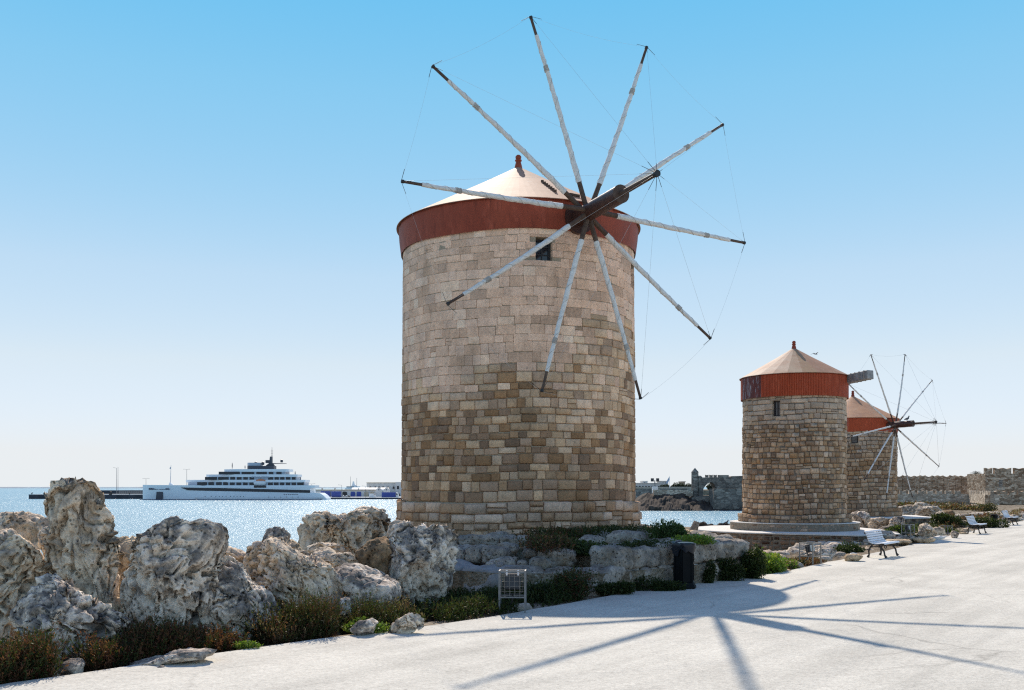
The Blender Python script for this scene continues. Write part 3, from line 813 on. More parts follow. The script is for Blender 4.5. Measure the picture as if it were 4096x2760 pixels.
def stones_round(owner, c, rad, z0, z1, hcourse, wrange, pal, proto, cut, seed, individuals=300, proud=0.0, part='stone', arc=None, amin=None):
    """courses of blocks round a tower; biggest-in-view become parts, the rest one joined part.
    rad(z) -> radius; pal(z, g) -> colour; cut: list of (a0,a1,z0,z1) openings; arc: optional plan function"""
    g = np.random.default_rng(seed); rows = []
    z = z0
    while z < z1 - 0.04:
        hz = hcourse(z)*(0.74 + 0.5*g.random()); hz = min(hz, z1 - z)
        if z1 - z - hz < 0.08: hz = z1 - z
        R = rad(z + hz/2); a = g.random()*0.3; end = a + 2*math.pi
        while a < end - 1e-4:
            lo, hi = wrange(z)
            w = lo + (hi-lo)*g.random()**1.6
            da = min(w/R, end - a)
            if end - a - da < 0.6*lo/R: da = end - a
            am = (a + da/2 + math.pi) % (2*math.pi) - math.pi
            wv = da*R
            wob = 0.03*math.sin(am*3) + 0.018*math.sin(am*8 + 1) + g.normal()*0.005
            if hz > 0.17 and g.random() < (0.08 if proto == 'rough' else 0.02):
                sp = g.uniform(0.38, 0.62)
                rows.append((am, z + wob + hz*sp/2, wv, hz*sp, R)); rows.append((am, z + wob + hz*(1+sp)/2, wv, hz*(1-sp), R))
            elif wv > 0.5 and g.random() < 0.12:
                sp = g.uniform(0.3, 0.5); dl = wv/R
                rows.append((am - dl*(1-sp)/2, z + wob + hz/2, wv*sp, hz, R)); rows.append((am + dl*sp/2, z + wob + hz*0.53, wv*(1-sp), hz*0.94, R))
            else:
                rows.append((am, z + wob + hz/2, wv, hz, R))
            a += da
        z += hz
    keep = []
    for r in rows:
        am, zc, wv, hz, R = r
        ok = True
        for (a0, a1, c0, c1) in cut:
            if zc+hz*0.5 > c0+0.02 and zc-hz*0.5 < c1-0.02 and am + wv/R/2 > a0+0.01 and am - wv/R/2 < a1-0.01:
                lo_a, hi_a = am - wv/R/2, am + wv/R/2
                zl, zh = zc-hz/2, zc+hz/2
                # trim the block to the side of the opening it mostly stands on
                best = max(((a0-lo_a)*R*hz, 0), ((hi_a-a1)*R*hz, 1), ((c0-zl)*wv, 2), ((zh-c1)*wv, 3))
                if best[0] < 0.012: ok = False; break
                if best[1] == 0: hi_a = a0
                elif best[1] == 1: lo_a = a1
                elif best[1] == 2: zh = c0
                else: zl = c1
                am, wv = (lo_a+hi_a)/2, (hi_a-lo_a)*R; zc, hz = (zl+zh)/2, zh-zl
        if ok: keep.append((am, zc, wv, hz, R))
    toc = Vector((cam.location.x - c[0], cam.location.y - c[1])); tc = math.atan2(toc.x, -toc.y)
    def area(r):
        f = math.cos(r[0] - tc) - 0.04
        return r[2]*r[3]*max(f, 0)
    order = sorted(range(len(keep)), key=lambda i: -area(keep[i])); single = set(order[:individuals]) if individuals else set()
    V, Fa, C = [], [], []; k = 0
    for i, (am, zc, wv, hz, R) in enumerate(keep):
        kind = proto
        if proto == 'mixed':
            tz = zone1(zc, am) + g.normal()*0.22
            kind = 'flat' if tz > 1.15 else 'smooth'; col = pal(tz, g)
        else: col = pal(zc, g)
        protos, pmes = PROTO[kind], PROTO_ME[kind]
        q = int(g.integers(0, len(protos)))
        gap = {'flat': 0.010, 'smooth': 0.016, 'rough': 0.022}[kind]
        off = proud + g.normal()*{'flat': 0.0025, 'smooth': 0.006, 'rough': 0.012}[kind] - (0.008 if kind == 'flat' else 0)
        Rr = R*math.cos(wv/R/2) + off + 0.5*(R - R*math.cos(wv/R/2))
        rz = am + math.pi      # local +y -> outward (sin am, -cos am)
        flip = -1 if g.random() < 0.5 else 1
        ca, sa = math.cos(rz), math.sin(rz)
        w2, h2 = max(wv-gap, 0.04), max(hz-gap, 0.04)
        px, py = c[0] + Rr*math.sin(am), c[1] - Rr*math.cos(am)
        if i in single:
            o = bpy.data.objects.new(part, pmes[q]); COL.objects.link(o)
            o.matrix_world = Matrix(((ca*w2, -sa, 0, px), (sa*w2, ca, 0, py), (0, 0, h2, zc), (0, 0, 0, 1)))
            o.color = (*col, 1)
            o.location = (px, py, zc); o.rotation_euler = (0, 0, rz); o.scale = (w2, 1, h2)
            adopt(o, owner)
        else:
            v, f = protos[q]
            x, y, zz = v[:, 0]*w2, v[:, 1], v[:, 2]*h2
            V.append(np.stack([px + ca*x - sa*y, py + sa*x + ca*y, zc + zz], 1)); Fa.append(f + k); k += len(v)
            C.append(np.tile(col, (len(v), 1)))
    if V:
        o = link('remaining_stones', npmesh('remaining_stones', np.concatenate(V), np.concatenate(Fa), np.concatenate(C)), M_STONE_A, owner)
        tag(o, kind='stuff')
    return len(keep)

def core(c, prof, cut, mat, name, parent, n=120):
    """mortar cylinder with openings left out"""
    A = sorted(set([2*math.pi*k/n - math.pi for k in range(n+1)] + [a for q in cut for a in q[:2]]))
    Z = sorted(set([p[0] for p in prof] + [z for q in cut for z in q[2:]]))
    zs, rs = [p[0] for p in prof], [p[1] for p in prof]
    V = []; Fa = []
    for z in Z:
        r = float(np.interp(z, zs, rs))
        for a in A: V.append((c[0] + r*math.sin(a), c[1] - r*math.cos(a), z))
    m = len(A)
    for j in range(len(Z)-1):
        for i in range(m-1):
            am, zm = (A[i]+A[i+1])/2, (Z[j]+Z[j+1])/2
            if any(a0 < am < a1 and z0 < zm < z1 for a0, a1, z0, z1 in cut): continue
            Fa.append((j*m+i, j*m+i+1, (j+1)*m+i+1, (j+1)*m+i))
    me = npmesh(name, V, Fa, smooth=True)
    return link(name, me, mat, parent)

def window(parent, c, R, a0, a1, z0, z1, depth=0.38, panes=(2, 3)):
    am = (a0+a1)/2; w = (a1-a0)*R; o = Vector((math.sin(am), -math.cos(am), 0)); t = Vector((math.cos(am), math.sin(am), 0))
    base = Vector((c[0], c[1], 0)) + o*R
    Mx = Matrix(((t.x, o.x, 0, base.x), (t.y, o.y, 0, base.y), (0, 0, 1, 0), (0, 0, 0, 1)))
    pane = MB().box((-w/2+0.02, -depth, z0+0.02), (w/2-0.02, -depth+0.02, z1-0.02)).build('window', M_GLASS, parent, M=Mx)
    for s in (-1, 1):
        x0, x1 = sorted((s*w/2, s*(w/2+0.14)))
        MB().box((x0, -depth-0.05, z0-0.03), (x1, -0.075, z1+0.03)).build('jamb', M_MORTAR, pane, M=Mx)
    MB().box((-w/2-0.1, -depth-0.05, z1), (w/2+0.1, -0.07, z1+0.12)).build('lintel', M_MORTAR, pane, M=Mx)
    MB().box((-w/2-0.08, -depth-0.05, z0-0.1), (w/2+0.08, -0.06, z0)).build('sill', M_MORTAR, pane, M=Mx)
    fr = MB()
    for s in (-1, 1): fr.box((s*(w/2-0.03)-0.03, -depth+0.02, z0), (s*(w/2-0.03)+0.03, -depth+0.07, z1))
    fr.box((-w/2+0.06, -depth+0.022, z1-0.06), (w/2-0.06, -depth+0.068, z1)); fr.box((-w/2+0.06, -depth+0.022, z0), (w/2-0.06, -depth+0.068, z0+0.06))
    fr.build('frame', M_FRAME, pane, M=Mx)
    for i in range(1, panes[0]):
        x = -w/2 + w*i/panes[0]; MB().box((x-0.015, -depth+0.024, z0+0.06), (x+0.015, -depth+0.055, z1-0.06)).build('glazing_bar', M_FRAME, pane, M=Mx)
    for i in range(1, panes[1]):
        z = z0 + (z1-z0)*i/panes[1]; MB().box((-w/2+0.06, -depth+0.026, z-0.015), (w/2-0.06, -depth+0.053, z+0.015)).build('glazing_bar', M_FRAME, pane, M=Mx)

def cap(root, c, rb, zb0, zb1, re, za, zf, cols, facet, band_mat, boards, seed, old=None):
    """red band, sheet-metal cone of separate panels, turned finial"""
    g = np.random.default_rng(seed)
    prof_r = rb
    if boards:
        def corr(name, a0, a1, mat):
            n = max(4, int((a1-a0)*rb/0.077))*4; V = []; m = n+1
            for z in (zb0, zb1):
                for k in range(m):
                    a = a0+(a1-a0)*k/n; r = rb - (0.022 if k % 4 == 0 else 0.0)
                    V.append((c[0]+r*math.sin(a), c[1]-r*math.cos(a), z))
            Fa = [(k, k+1, m+k+1, m+k) for k in range(n)]
            return link(name, npmesh(name, V, Fa), mat, root)
        a0, a1 = old
        b = corr('cap_band', a1, a0 + 2*math.pi, band_mat)
        corr('peeling_band', a0, a1, M_BAND_OLD)['label'] = 'dark peeling red boards at the left of the cap'
    else:
        mb = MB(); n = 96; prof = [(rb-0.09, zb0-0.03), (rb-0.085, zb0), (rb-0.03, (zb0+zb1)/2), (rb, zb1)]
        V = []; m = n
        for r, z in prof:
            for k in range(n):
                a = 2*math.pi*k/n; rr = r + 0.006*math.sin(k*2.7) - (0.008 if k % 4 == 0 else 0); zz = z + (0.03*math.sin(a*5+1) if z < zb0+0.01 else 0)
                V.append((c[0]+rr*math.sin(a), c[1]-rr*math.cos(a), zz))
        Fa = [(i*n+k, i*n+(k+1) % n, (i+1)*n+(k+1) % n, (i+1)*n+k) for i in range(3) for k in range(n)]
        b = link('cap_band', npmesh('cap_band', V, Fa, smooth=True), band_mat, root)
    MB().lathe((c[0], c[1], 0), [(rb-0.35, zb0+0.04), (rb-0.12, zb0+0.0)], 64).build('band_underside', M_WOOD, root)
    roof = MB().lathe((c[0], c[1], 0), [(rb-0.05, zb1-0.05), (re-0.06, zb1-0.045), (re-0.10, zb1-0.03), (0.05, za-0.13)], 48).build('roof', M_ROOF_UNDER, root, smooth=False)
    n = 24
    for i in range(n):
        a0, a1 = 2*math.pi*(i-0.5)/n, 2*math.pi*(i+0.5)/n
        sub = 1 if facet else 4
        V = []; Fa = []
        lift = 0.0
        sag = 0.012*g.random()
        rows = [(re, zb1+0.0), (re*0.66, zb1+(za-zb1)*0.34), (re*0.33, zb1+(za-zb1)*0.67), (0.05, za)]
        ep = 0.0
        for (r, z) in rows:
            for k in range(sub+1):
                a = a0-ep+(a1-a0+2*ep)*k/sub
                V.append((c[0]+r*math.sin(a), c[1]-r*math.cos(a), z+lift+0.0))
        m = sub+1
        top = [(j*m+k, j*m+k+1, (j+1)*m+k+1, (j+1)*m+k) for j in range(3) for k in range(sub)]
        nv = len(V); V2 = V + [(x, y, z-0.02) for x, y, z in V]
        Fa = top + [tuple(q+nv for q in reversed(f)) for f in top] + [(k+1, k, nv+k, nv+k+1) for k in range(sub)]
        Fa += [(j*m, (j+1)*m, nv+(j+1)*m, nv+j*m) for j in range(3)] + [((j+1)*m+sub, j*m+sub, nv+j*m+sub, nv+(j+1)*m+sub) for j in range(3)]
        o = link('roof_panel', npmesh('roof_panel', V2, Fa), M_ROOF, roof)
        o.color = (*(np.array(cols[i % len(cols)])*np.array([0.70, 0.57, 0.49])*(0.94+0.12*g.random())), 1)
    hf = zf - za + 0.1; s = hf/0.62
    prof = [(0.17*s, za-0.1), (0.15*s, za+0.02), (0.10*s, za+0.22*s), (0.14*s, za+0.25*s), (0.14*s, za+0.29*s), (0.09*s, za+0.31*s), (0.12*s, za+0.37*s), (0.12*s, za+0.43*s), (0.07*s, za+0.49*s), (0.012, zf)]
    MB().lathe((c[0], c[1], 0), prof, 16).build('finial', M_BAND, roof, smooth=True)
    return b, roof

def spar(root, hub, n, tip, rscale=1.0, seed=0):
    g = np.random.default_rng(seed)
    hub, tip = Vector(hub), Vector(tip); ax = tip - hub; L = ax.length; t = ax/L
    x = t.cross(Vector((0.2, 0.9, 0.3))).normalized(); y = t.cross(x)
    bend = (x*g.normal() + y*g.normal())*0.03*rscale
    at = lambda s: hub + ax*s + bend*math.sin(math.pi*s)
    s0, s1 = 0.15 + 0.02*g.random(), 0.885 + 0.02*g.random()
    sp = MB().tube([at(q/8) for q in range(9)], [rscale*(0.075 - 0.037*q/8) for q in range(9)], 8).build('spar', M_WOOD, root, smooth=True)
    V = []; nr, nk = 44, 10; Fa = []
    kn = 0.70 + 0.04*g.random()
    ph = g.random()*6
    rr = lambda s: rscale*(0.086 - 0.034*s)*(1.0 + 0.04*math.sin(s*38+ph) + 0.03*math.sin(s*91+ph))*(0.82 + 0.18*min(1, abs(s-kn)*22))
    for i in range(nr+1):
        s = s0+(s1-s0)*i/nr; r = rr(s)
        for k in range(nk):
            th = 2*math.pi*k/nk; q = r*(1 + 0.06*math.sin(th + s*34 + ph) + 0.025*g.normal())
            V.append(at(s) + (x*math.cos(th) + y*math.sin(th))*q)
    Fa = [(i*nk+k, i*nk+(k+1) % nk, (i+1)*nk+(k+1) % nk, (i+1)*nk+k) for i in range(nr) for k in range(nk)]
    mb = MB(); mb.add(V, Fa + [tuple(reversed(range(nk))), tuple(range(nr*nk, (nr+1)*nk))])
    mb.build('furled_sail', M_CLOTH, sp, smooth=True)
    pts = []; turns = 8.0
    for i in range(int(turns*12)):
        s = s0+(s1-s0)*i/(turns*12); th = 2*math.pi*i/12*1.0+ph
        pts.append(at(s) + (x*math.cos(th)+y*math.sin(th))*(rr(s)*1.07+0.004))
    MB().tube(pts, 0.005*rscale, 4).build('sail_rope', M_ROPE, sp)
    pts = []
    for i in range(6*10):
        s = kn-0.016+0.032*i/60; th = 2*math.pi*i/10
        pts.append(at(s) + (x*math.cos(th)+y*math.sin(th))*(rr(s)*1.18+0.01*g.random()))
    MB().tube(pts, 0.012*rscale, 5).build('rope_knot', M_ROPE, sp)
    MB().tube([at(0.988), at(1.0)], rscale*0.05, 8).build('spar_end', M_CHAIN, sp)
    return sp

def wire(root, a, b, r, sag=0.0, name='stay_wire', mat=None):
    a, b = Vector(a), Vector(b); n = 8 if sag else 2
    pts = [a + (b-a)*i/n + Vector((0, 0, -sag*4*(i/n)*(1-i/n))) for i in range(n+1)]
    return MB().tube(pts, r, 4).build(name, mat or M_WIRE, root)

def wheel(root, hub, n, tips_uv, pole_len, shaft_back, shaft_r, shaft_fwd, rs, wr, seed):
    hub, n = Vector(hub), Vector(n).normalized()
    shaft = MB().tube([hub - n*shaft_back, hub - n*shaft_back*0.5, hub, hub + n*shaft_fwd], shaft_r, 20).build('shaft', M_WOOD_RED, root, smooth=True)
    MB().tube([hub + n*(shaft_fwd-0.015), hub + n*(shaft_fwd+0.012)], shaft_r*1.02, 20).build('shaft_end', M_WOOD, shaft)
    tipP = hub + n*pole_len
    MB().tube([hub + n*(shaft_fwd-0.3), tipP], [shaft_r*0.34, shaft_r*0.24], 10).build('bowsprit', M_WOOD, shaft, smooth=True)
    MB().tube([tipP - n*0.06, tipP + n*0.03], shaft_r*0.36, 10).build('bowsprit_ring', M_CHAIN, shaft)
    o = Vector((0, 0, H)); T = []
    for (u, v) in tips_uv:
        d = Vector(((u-U0)/F, 1, -(v-V0)/F)); s = (hub - o).dot(n)/d.dot(n); T.append(o + d*s)
    for i, t in enumerate(T):
        h_off = hub + n*(0.16*((i % 5)-2)/2.0)*1.0
        spar(root, h_off, n, t, rs, seed+i)
    for i, t in enumerate(T):
        wire(root, tipP, t, wr)
        nx = T[(i+1) % len(T)]
        wire(root, t, nx, wr*0.8, 0.12)
        for q in (nx, T[i-1], tipP):
            dr = (q - t).normalized(); wire(root, t, t + dr*0.35*rs, wr*2.6, 0, 'shackle', M_CHAIN)
        dr = (t - tipP).normalized(); wire(root, tipP, tipP + dr*0.45*rs, wr*2.8, 0, 'shackle', M_CHAIN)
    return T

def ang_at(c, R, u):
    """angle round a tower whose surface point is seen in column u (front side)"""
    best = min(np.linspace(-1.55, 1.55, 6201), key=lambda a: abs(U0 + F*(c[0]+R*math.sin(a))/(c[1]-R*math.cos(a)) - u))
    return float(best)
def z_at(c, R, a, v): return H - (v-V0)/F*(c[1]-R*math.cos(a))

# ---- the near mill
C1 = (0.21, 32.1); 
mill = empty('windmill', (C1[0], C1[1], 0.4), 'large stone windmill with ten furled white sails and smooth red band', 'windmill')
R1 = lambda z: float(np.interp(z, [0.3, 1.05, 1.10, 1.50, 1.62, 1.66, 6, 9.8], [3.99, 3.98, 3.97, 3.95, 3.90, 3.83, 3.81, 3.785]))
a0, a1 = ang_at(C1, 3.79, 2143), ang_at(C1, 3.79, 2210)
am = (a0+a1)/2; w1 = (a0, a1, z_at(C1, 3.79, am, 1041), z_at(C1, 3.79, am, 948))
b0 = ang_at(C1, 3.79, 2524); w2 = (b0, b0+0.22, z_at(C1, 3.79, b0+.1, 1155), z_at(C1, 3.79, b0+.1, 1050))
cut1 = [w1, w2]
wall = core(C1, [(0.2, 3.93), (1.10, 3.93), (1.60, 3.87), (1.64, 3.785), (4.6, 3.775), (5.6, 3.78), (9.9, 3.765)], cut1, M_MORTAR, 'tower_wall', mill)
def zone1(z, am):
    """0 = brown lower masonry with open joints, above 1 = pale repointed masonry"""
    right = float(smooth01((am - 0.10)/0.45))
    t = (z - 4.0)/1.1 + 0.35*math.sin(am*5 + z)
    return t + (min(t, 0.85) - t)*right*float(smooth01((7.9 - z)/1.0))
def pal1(t, g):
    if t < 0.55: return pick(g, LOW)*(0.90 + 0.04*min(t, 0.5) + (0.0 if g.random() < 0.7 else 0.12))
    if t < 1.15: return pick(g, MID)
    c = np.array(TOP[g.integers(0, len(TOP))])*np.array([1.56, 1.15, 0.97])*(0.90 + 0.2*g.random())
    return np.minimum(c*(0.80 if g.random() < 0.12 else 1.0), 0.9)
stones_round(wall, C1, R1, 1.66, 9.72, lambda z: 0.255 if z > 2.2 else 0.29, lambda z: (0.24, 0.60) if z < 6.6 else (0.28, 0.78), pal1, 'mixed', cut1, 21, 240)
palb = lambda z, g: pick(g, BASE)
stones_round(wall, C1, R1, 1.06, 1.65, lambda z: 0.295, lambda z: (0.4, 0.95), palb, 'rough', [], 22, 36, 0.03)
stones_round(wall, C1, lambda z: 4.0, 0.25, 1.06, lambda z: 0.20, lambda z: (0.16, 0.5), palb, 'rough', [], 23, 24, 0.0)
for q in cut1: window(mill, C1, 3.80, *q)
cap(mill, C1, 3.92, 9.62, 10.47, 3.99, 12.62, 13.02, [(0.74, 0.53, 0.42), (0.72, 0.50, 0.39), (0.76, 0.56, 0.45)], False, M_BAND, False, 5)
n1 = Vector((math.sin(0.4408)*math.cos(0.0276), -math.cos(0.4408)*math.cos(0.0276), math.sin(0.0276)))
hub1 = Vector((2.2232, 28.1178, 10.0244))
tips1 = [(1728,262),(2122,65),(2587,187),(2892,498),(2980,972),(2843,1355),(2563,1597),(2167,1567),(1788,1217),(1605,725)]
wheel(mill, hub1, n1, tips1, 3.4966, 1.2, 0.25, 1.75, 1.0, 0.0026, 60)
MB().tube([hub1 - n1*0.75, hub1 - n1*0.55], 0.48, 20).build('shaft_collar', M_WOOD_RED, mill, smooth=True)
# torn metal strips on the cone
mb = MB()
for (u, v, du, dv) in ((2170, 726, 60, 45), (2280, 778, 40, 8)):
    for q in range(7):
        uu, vv = u+du*q/7, v+dv*q/7
        # point on the cone along the view ray
        dr = Vector(((uu-U0)/F, 1, -(vv-V0)/F)); best = None
        for s in np.linspace(27.5, 32.0, 400):
            p = Vector((0, 0, H)) + dr*s; r = math.hypot(p.x-C1[0], p.y-C1[1])
            if p.z < 12.62 - (12.62-10.47)*r/4.03 + 0.01: best = p; break
        if best is not None: mb.box((best.x-0.05, best.y-0.05, best.z-0.03), (best.x+0.04, best.y+0.05, best.z+0.035))
mb.build('roof_tear', M_WOOD, mill)

# ---- the middle mill, without sails
C2 = (13.59, 47.0); R2 = 2.43
mill2 = empty('windmill', (C2[0], C2[1], 0.05), 'stone windmill without sails, only a square shaft, second along the path', 'windmill')
p0, p1 = ang_at(C2, R2, 3088), ang_at(C2, R2, 3119); pm = (p0+p1)/2
cut2 = [(p0, p1, z_at(C2, R2, pm, 1665), z_at(C2, R2, pm, 1602))]
wall2 = core(C2, [(0.0, 2.60), (0.78, 2.60), (0.79, 2.38), (6.5, 2.36)], cut2, M_MORTAR_D, 'tower_wall', mill2)
L2 = [(0.40, 0.31, 0.21), (0.30, 0.22, 0.145), (0.25, 0.19, 0.135), (0.36, 0.28, 0.19), (0.44, 0.36, 0.26), (0.47, 0.40, 0.31), (0.33, 0.235, 0.14)]
T2 = [(0.42, 0.365, 0.29), (0.40, 0.34, 0.265), (0.45, 0.39, 0.31), (0.36, 0.31, 0.25)]
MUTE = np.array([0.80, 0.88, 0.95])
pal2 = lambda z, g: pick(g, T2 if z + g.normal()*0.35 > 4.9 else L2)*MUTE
stones_round(wall2, C2, lambda z: 2.42, 0.80, 5.0, lambda z: 0.225, lambda z: (0.2, 0.42), pal2, 'rough', cut2, 31, 215)
stones_round(wall2, C2, lambda z: 2.41, 5.0, 6.36, lambda z: 0.24, lambda z: (0.3, 0.75), pal2, 'smooth', cut2, 32, 60)
stones_round(wall2, C2, lambda z: 2.64, 0.42, 0.80, lambda z: 0.2, lambda z: (0.2, 0.45), pal2, 'rough', [], 33, 25)
window(mill2, C2, R2, *cut2[0], depth=0.3, panes=(2, 2))
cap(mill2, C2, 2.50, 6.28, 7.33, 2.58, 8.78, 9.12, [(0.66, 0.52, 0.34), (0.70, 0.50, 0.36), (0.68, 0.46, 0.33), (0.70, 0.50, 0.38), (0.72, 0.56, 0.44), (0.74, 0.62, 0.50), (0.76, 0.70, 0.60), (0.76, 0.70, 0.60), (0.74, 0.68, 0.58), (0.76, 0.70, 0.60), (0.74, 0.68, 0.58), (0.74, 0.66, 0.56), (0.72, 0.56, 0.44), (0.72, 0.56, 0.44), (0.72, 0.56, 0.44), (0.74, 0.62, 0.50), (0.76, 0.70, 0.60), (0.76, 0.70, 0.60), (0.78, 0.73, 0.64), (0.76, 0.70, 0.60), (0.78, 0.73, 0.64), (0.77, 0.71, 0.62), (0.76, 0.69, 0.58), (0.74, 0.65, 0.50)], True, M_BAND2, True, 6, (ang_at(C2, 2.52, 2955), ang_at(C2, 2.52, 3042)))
s0, s1 = W(3362, 1524, 46.3), W(3482, 1498, 44.6)
sh = MB().bar(s0, s1, 0.40, 0.40).build('shaft', M_WOOD_GREY, mill2, bevel=0.02)
for t in (0.45, 0.58, 0.72, 0.88):
    p = s0 + (s1-s0)*t; q = s0 + (s1-s0)*(t+0.02); MB().bar(p, q, 0.425, 0.425).build('shaft_strap', M_RUSTY, sh)
MB().box((s0.x-0.45, s0.y-0.32, s0.z-0.45), (s0.x-0.02, s0.y+0.3, s0.z+0.3)).build('shaft_bearing', M_WOOD_GREY, mill2)

# ---- the far mill
C3 = (22.37, 64.0); R3 = 2.74
mill3 = empty('windmill', (C3[0], C3[1], 0.2), 'far stone windmill with thin grey sails, partly hidden by the middle mill', 'windmill')
p0, p1 = ang_at(C3, R3, 3405), ang_at(C3, R3, 3433); pm = (p0+p1)/2
cut3 = [(p0, p1, z_at(C3, R3, pm, 1772), z_at(C3, R3, pm, 1739))]
wall3_ = core(C3, [(0.0, 2.67), (5.9, 2.66)], cut3, M_MORTAR_D, 'tower_wall', mill3)
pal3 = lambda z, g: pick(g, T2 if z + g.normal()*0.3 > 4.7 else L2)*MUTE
stones_round(wall3_, C3, lambda z: 2.73, 0.72, 5.68, lambda z: 0.27, lambda z: (0.24, 0.6), pal3, 'rough', cut3, 41, 270)
stones_round(wall3_, C3, lambda z: 3.02, 0.22, 0.74, lambda z: 0.26, lambda z: (0.3, 0.6), lambda z, g: pick(g, L2)*0.8, 'rough', [], 43, 30)
MB().lathe((C3[0], C3[1], 0), [(2.98, 0.0), (2.98, 0.72), (2.6, 0.73)], 64).build('plinth', M_MORTAR_D, mill3)
window(mill3, C3, R3, *cut3[0], depth=0.3, panes=(1, 1))
cap(mill3, C3, 2.84, 5.62, 6.46, 2.92, 8.05, 8.40, [(0.76, 0.50, 0.32), (0.78, 0.53, 0.35)], False, M_BAND2, False, 7)
n3 = Vector((0.66, -0.75, 0.02)).normalized()
hub3 = W(3582, 1699, 61.2)
tips3 = [(3394,1536),(3483,1418),(3620,1417),(3729,1521),(3784,1693),(3756,1866),(3649,1989),(3544,2001),(3458,1920),(3391,1750)]
wheel(mill3, hub3, n3, tips3, 2.6, 1.0, 0.20, 1.15, 0.66, 0.004, 90)

# ---- podiums of the middle and far mill
def slab_podium(name, label, poly, z0, z1, hc, wr, seed, parent=None, topmat=None, n_ind=120):
    cx = sum(p[0] for p in poly)/len(poly); cy = sum(p[1] for p in poly)/len(poly)
    r = empty(name, (cx, cy, z0), label, 'podium')
    MB().prism(poly, z0-0.8, z1-0.02, 'z').build('podium_core', M_MORTAR_D, r)
    big = [(cx + (x-cx)*1.012, cy + (y-cy)*1.012) for x, y in poly]
    MB().prism(big, z1-0.02, z1+0.03, 'z').build('podium_top', topmat or M_LIMEWASH, r)
    g = np.random.default_rng(seed); n = len(poly); blocks = []
    for i in range(n):
        a, b = Vector(poly[i]), Vector(poly[(i+1) % n]); e = b - a; L = e.length; t = e/L; nr = Vector((t.y, -t.x))
        if nr.dot(Vector((a.x-cx, a.y-cy))) < 0: nr = -nr
        z = z0
        while z < z1 - 0.05:
            h = min(hc*(0.85+0.3*g.random()), z1-0.02-z)
            if z1-0.02-z-h < 0.07: h = z1-0.02-z
            x = 0.0
            while x < L - 0.02:
                w = wr[0]+(wr[1]-wr[0])*g.random()
                if L-x-w < wr[0]*0.6: w = L-x
                m_ = a + t*(x+w/2); face = max(0, nr.dot((Vector((0, 0))-m_).normalized()))
                blocks.append((w*h*face/(m_.length**2), m_, nr, w, h, z+h/2)); x += w
            z += h
    blocks.sort(key=lambda q: -q[0]); V, Fa, C = [], [], []; k = 0
    for i, (ar, m_, nr, w, h, zc) in enumerate(blocks):
        col = pick(g, [(0.10, 0.075, 0.055), (0.16, 0.12, 0.085), (0.21, 0.16, 0.115), (0.13, 0.095, 0.07), (0.26, 0.21, 0.155), (0.07, 0.052, 0.042)])
        rz = math.atan2(-nr.x, nr.y); q = int(g.integers(0, 12)); p = m_ + nr*0.012
        if i < n_ind and ar > 0:
            o = bpy.data.objects.new('stone', PROTO_ME['rough'][q]); COL.objects.link(o); o.location = (p.x, p.y, zc); o.rotation_euler = (0, 0, rz); o.scale = (w-0.05, 1, h-0.045); o.color = (*col, 1); adopt(o, r)
        else:
            v, f = PROTO['rough'][q]; ca, sa = math.cos(rz), math.sin(rz); x, y, zz = v[:, 0]*(w-0.05), v[:, 1], v[:, 2]*(h-0.045)
            V.append(np.stack([p.x+ca*x-sa*y, p.y+sa*x+ca*y, zc+zz], 1)); Fa.append(f+k); k += len(v); C.append(np.tile(col, (len(v), 1)))
    if V: tag(link('remaining_stones', npmesh('remaining_stones', np.concatenate(V), np.concatenate(Fa), np.concatenate(C)), M_STONE_A, r), kind='stuff')
    return r
arcp = [(8.85, 47.2), (9.0, 45.9), (9.5, 44.7), (10.3, 43.7), (11.5, 42.9), (12.8, 42.2), (14.6, 41.1), (16.85, 42.5), (17.6, 46.5), (17.2, 50.5), (14, 52.2), (10.5, 51.2), (9.1, 49.2)]
slab_podium('podium', 'wide brown rubble podium with bright flat top below the middle mill', arcp, -1.3, 0.03, 0.2, (0.2, 0.48), 51, n_ind=200)
ring2 = [(C2[0]+3.0*math.sin(a), C2[1]-3.0*math.cos(a)) for a in np.linspace(0, 2*math.pi, 33)[:-1]]
def drum(name, label, poly, z0, z1):
    cx = sum(p[0] for p in poly)/len(poly); cy = sum(p[1] for p in poly)/len(poly)
    r = empty(name, (cx, cy, z0), label, 'podium')
    MB().prism(poly, z0, z1-0.03, 'z').build('drum_wall', M_STEP, r, smooth=True)
    MB().prism([(cx+(x-cx)*1.01, cy+(y-cy)*1.01) for x, y in poly], z1-0.03, z1, 'z').build('drum_top', M_LIMEWASH, r)
    return r
M_STEP = mortar_material('rendered_step_stone', (0.20, 0.165, 0.125), (0.34, 0.285, 0.22))
dr = drum('round_step', 'low round rendered step around the base of the middle mill', ring2, 0.061, 0.43)
stones_round(dr.children[0], C2, lambda z: 2.985, 0.075, 0.39, lambda z: 0.155, lambda z: (0.3, 0.6), lambda z, g: pick(g, [(0.22, 0.19, 0.15), (0.28, 0.24, 0.19), (0.18, 0.15, 0.12), (0.33, 0.29, 0.24)]), 'rough', [], 47, 40)
a3 = [(18.6, 62.4), (20.0, 59.6), (23.2, 57.9), (26.0, 59.9), (26.6, 64.5), (24.5, 68), (20, 67.5)]
slab_podium('podium', 'flat stone podium behind boulders under the far mill', a3, -1.2, 0.19, 0.24, (0.25, 0.55), 55, n_ind=60)
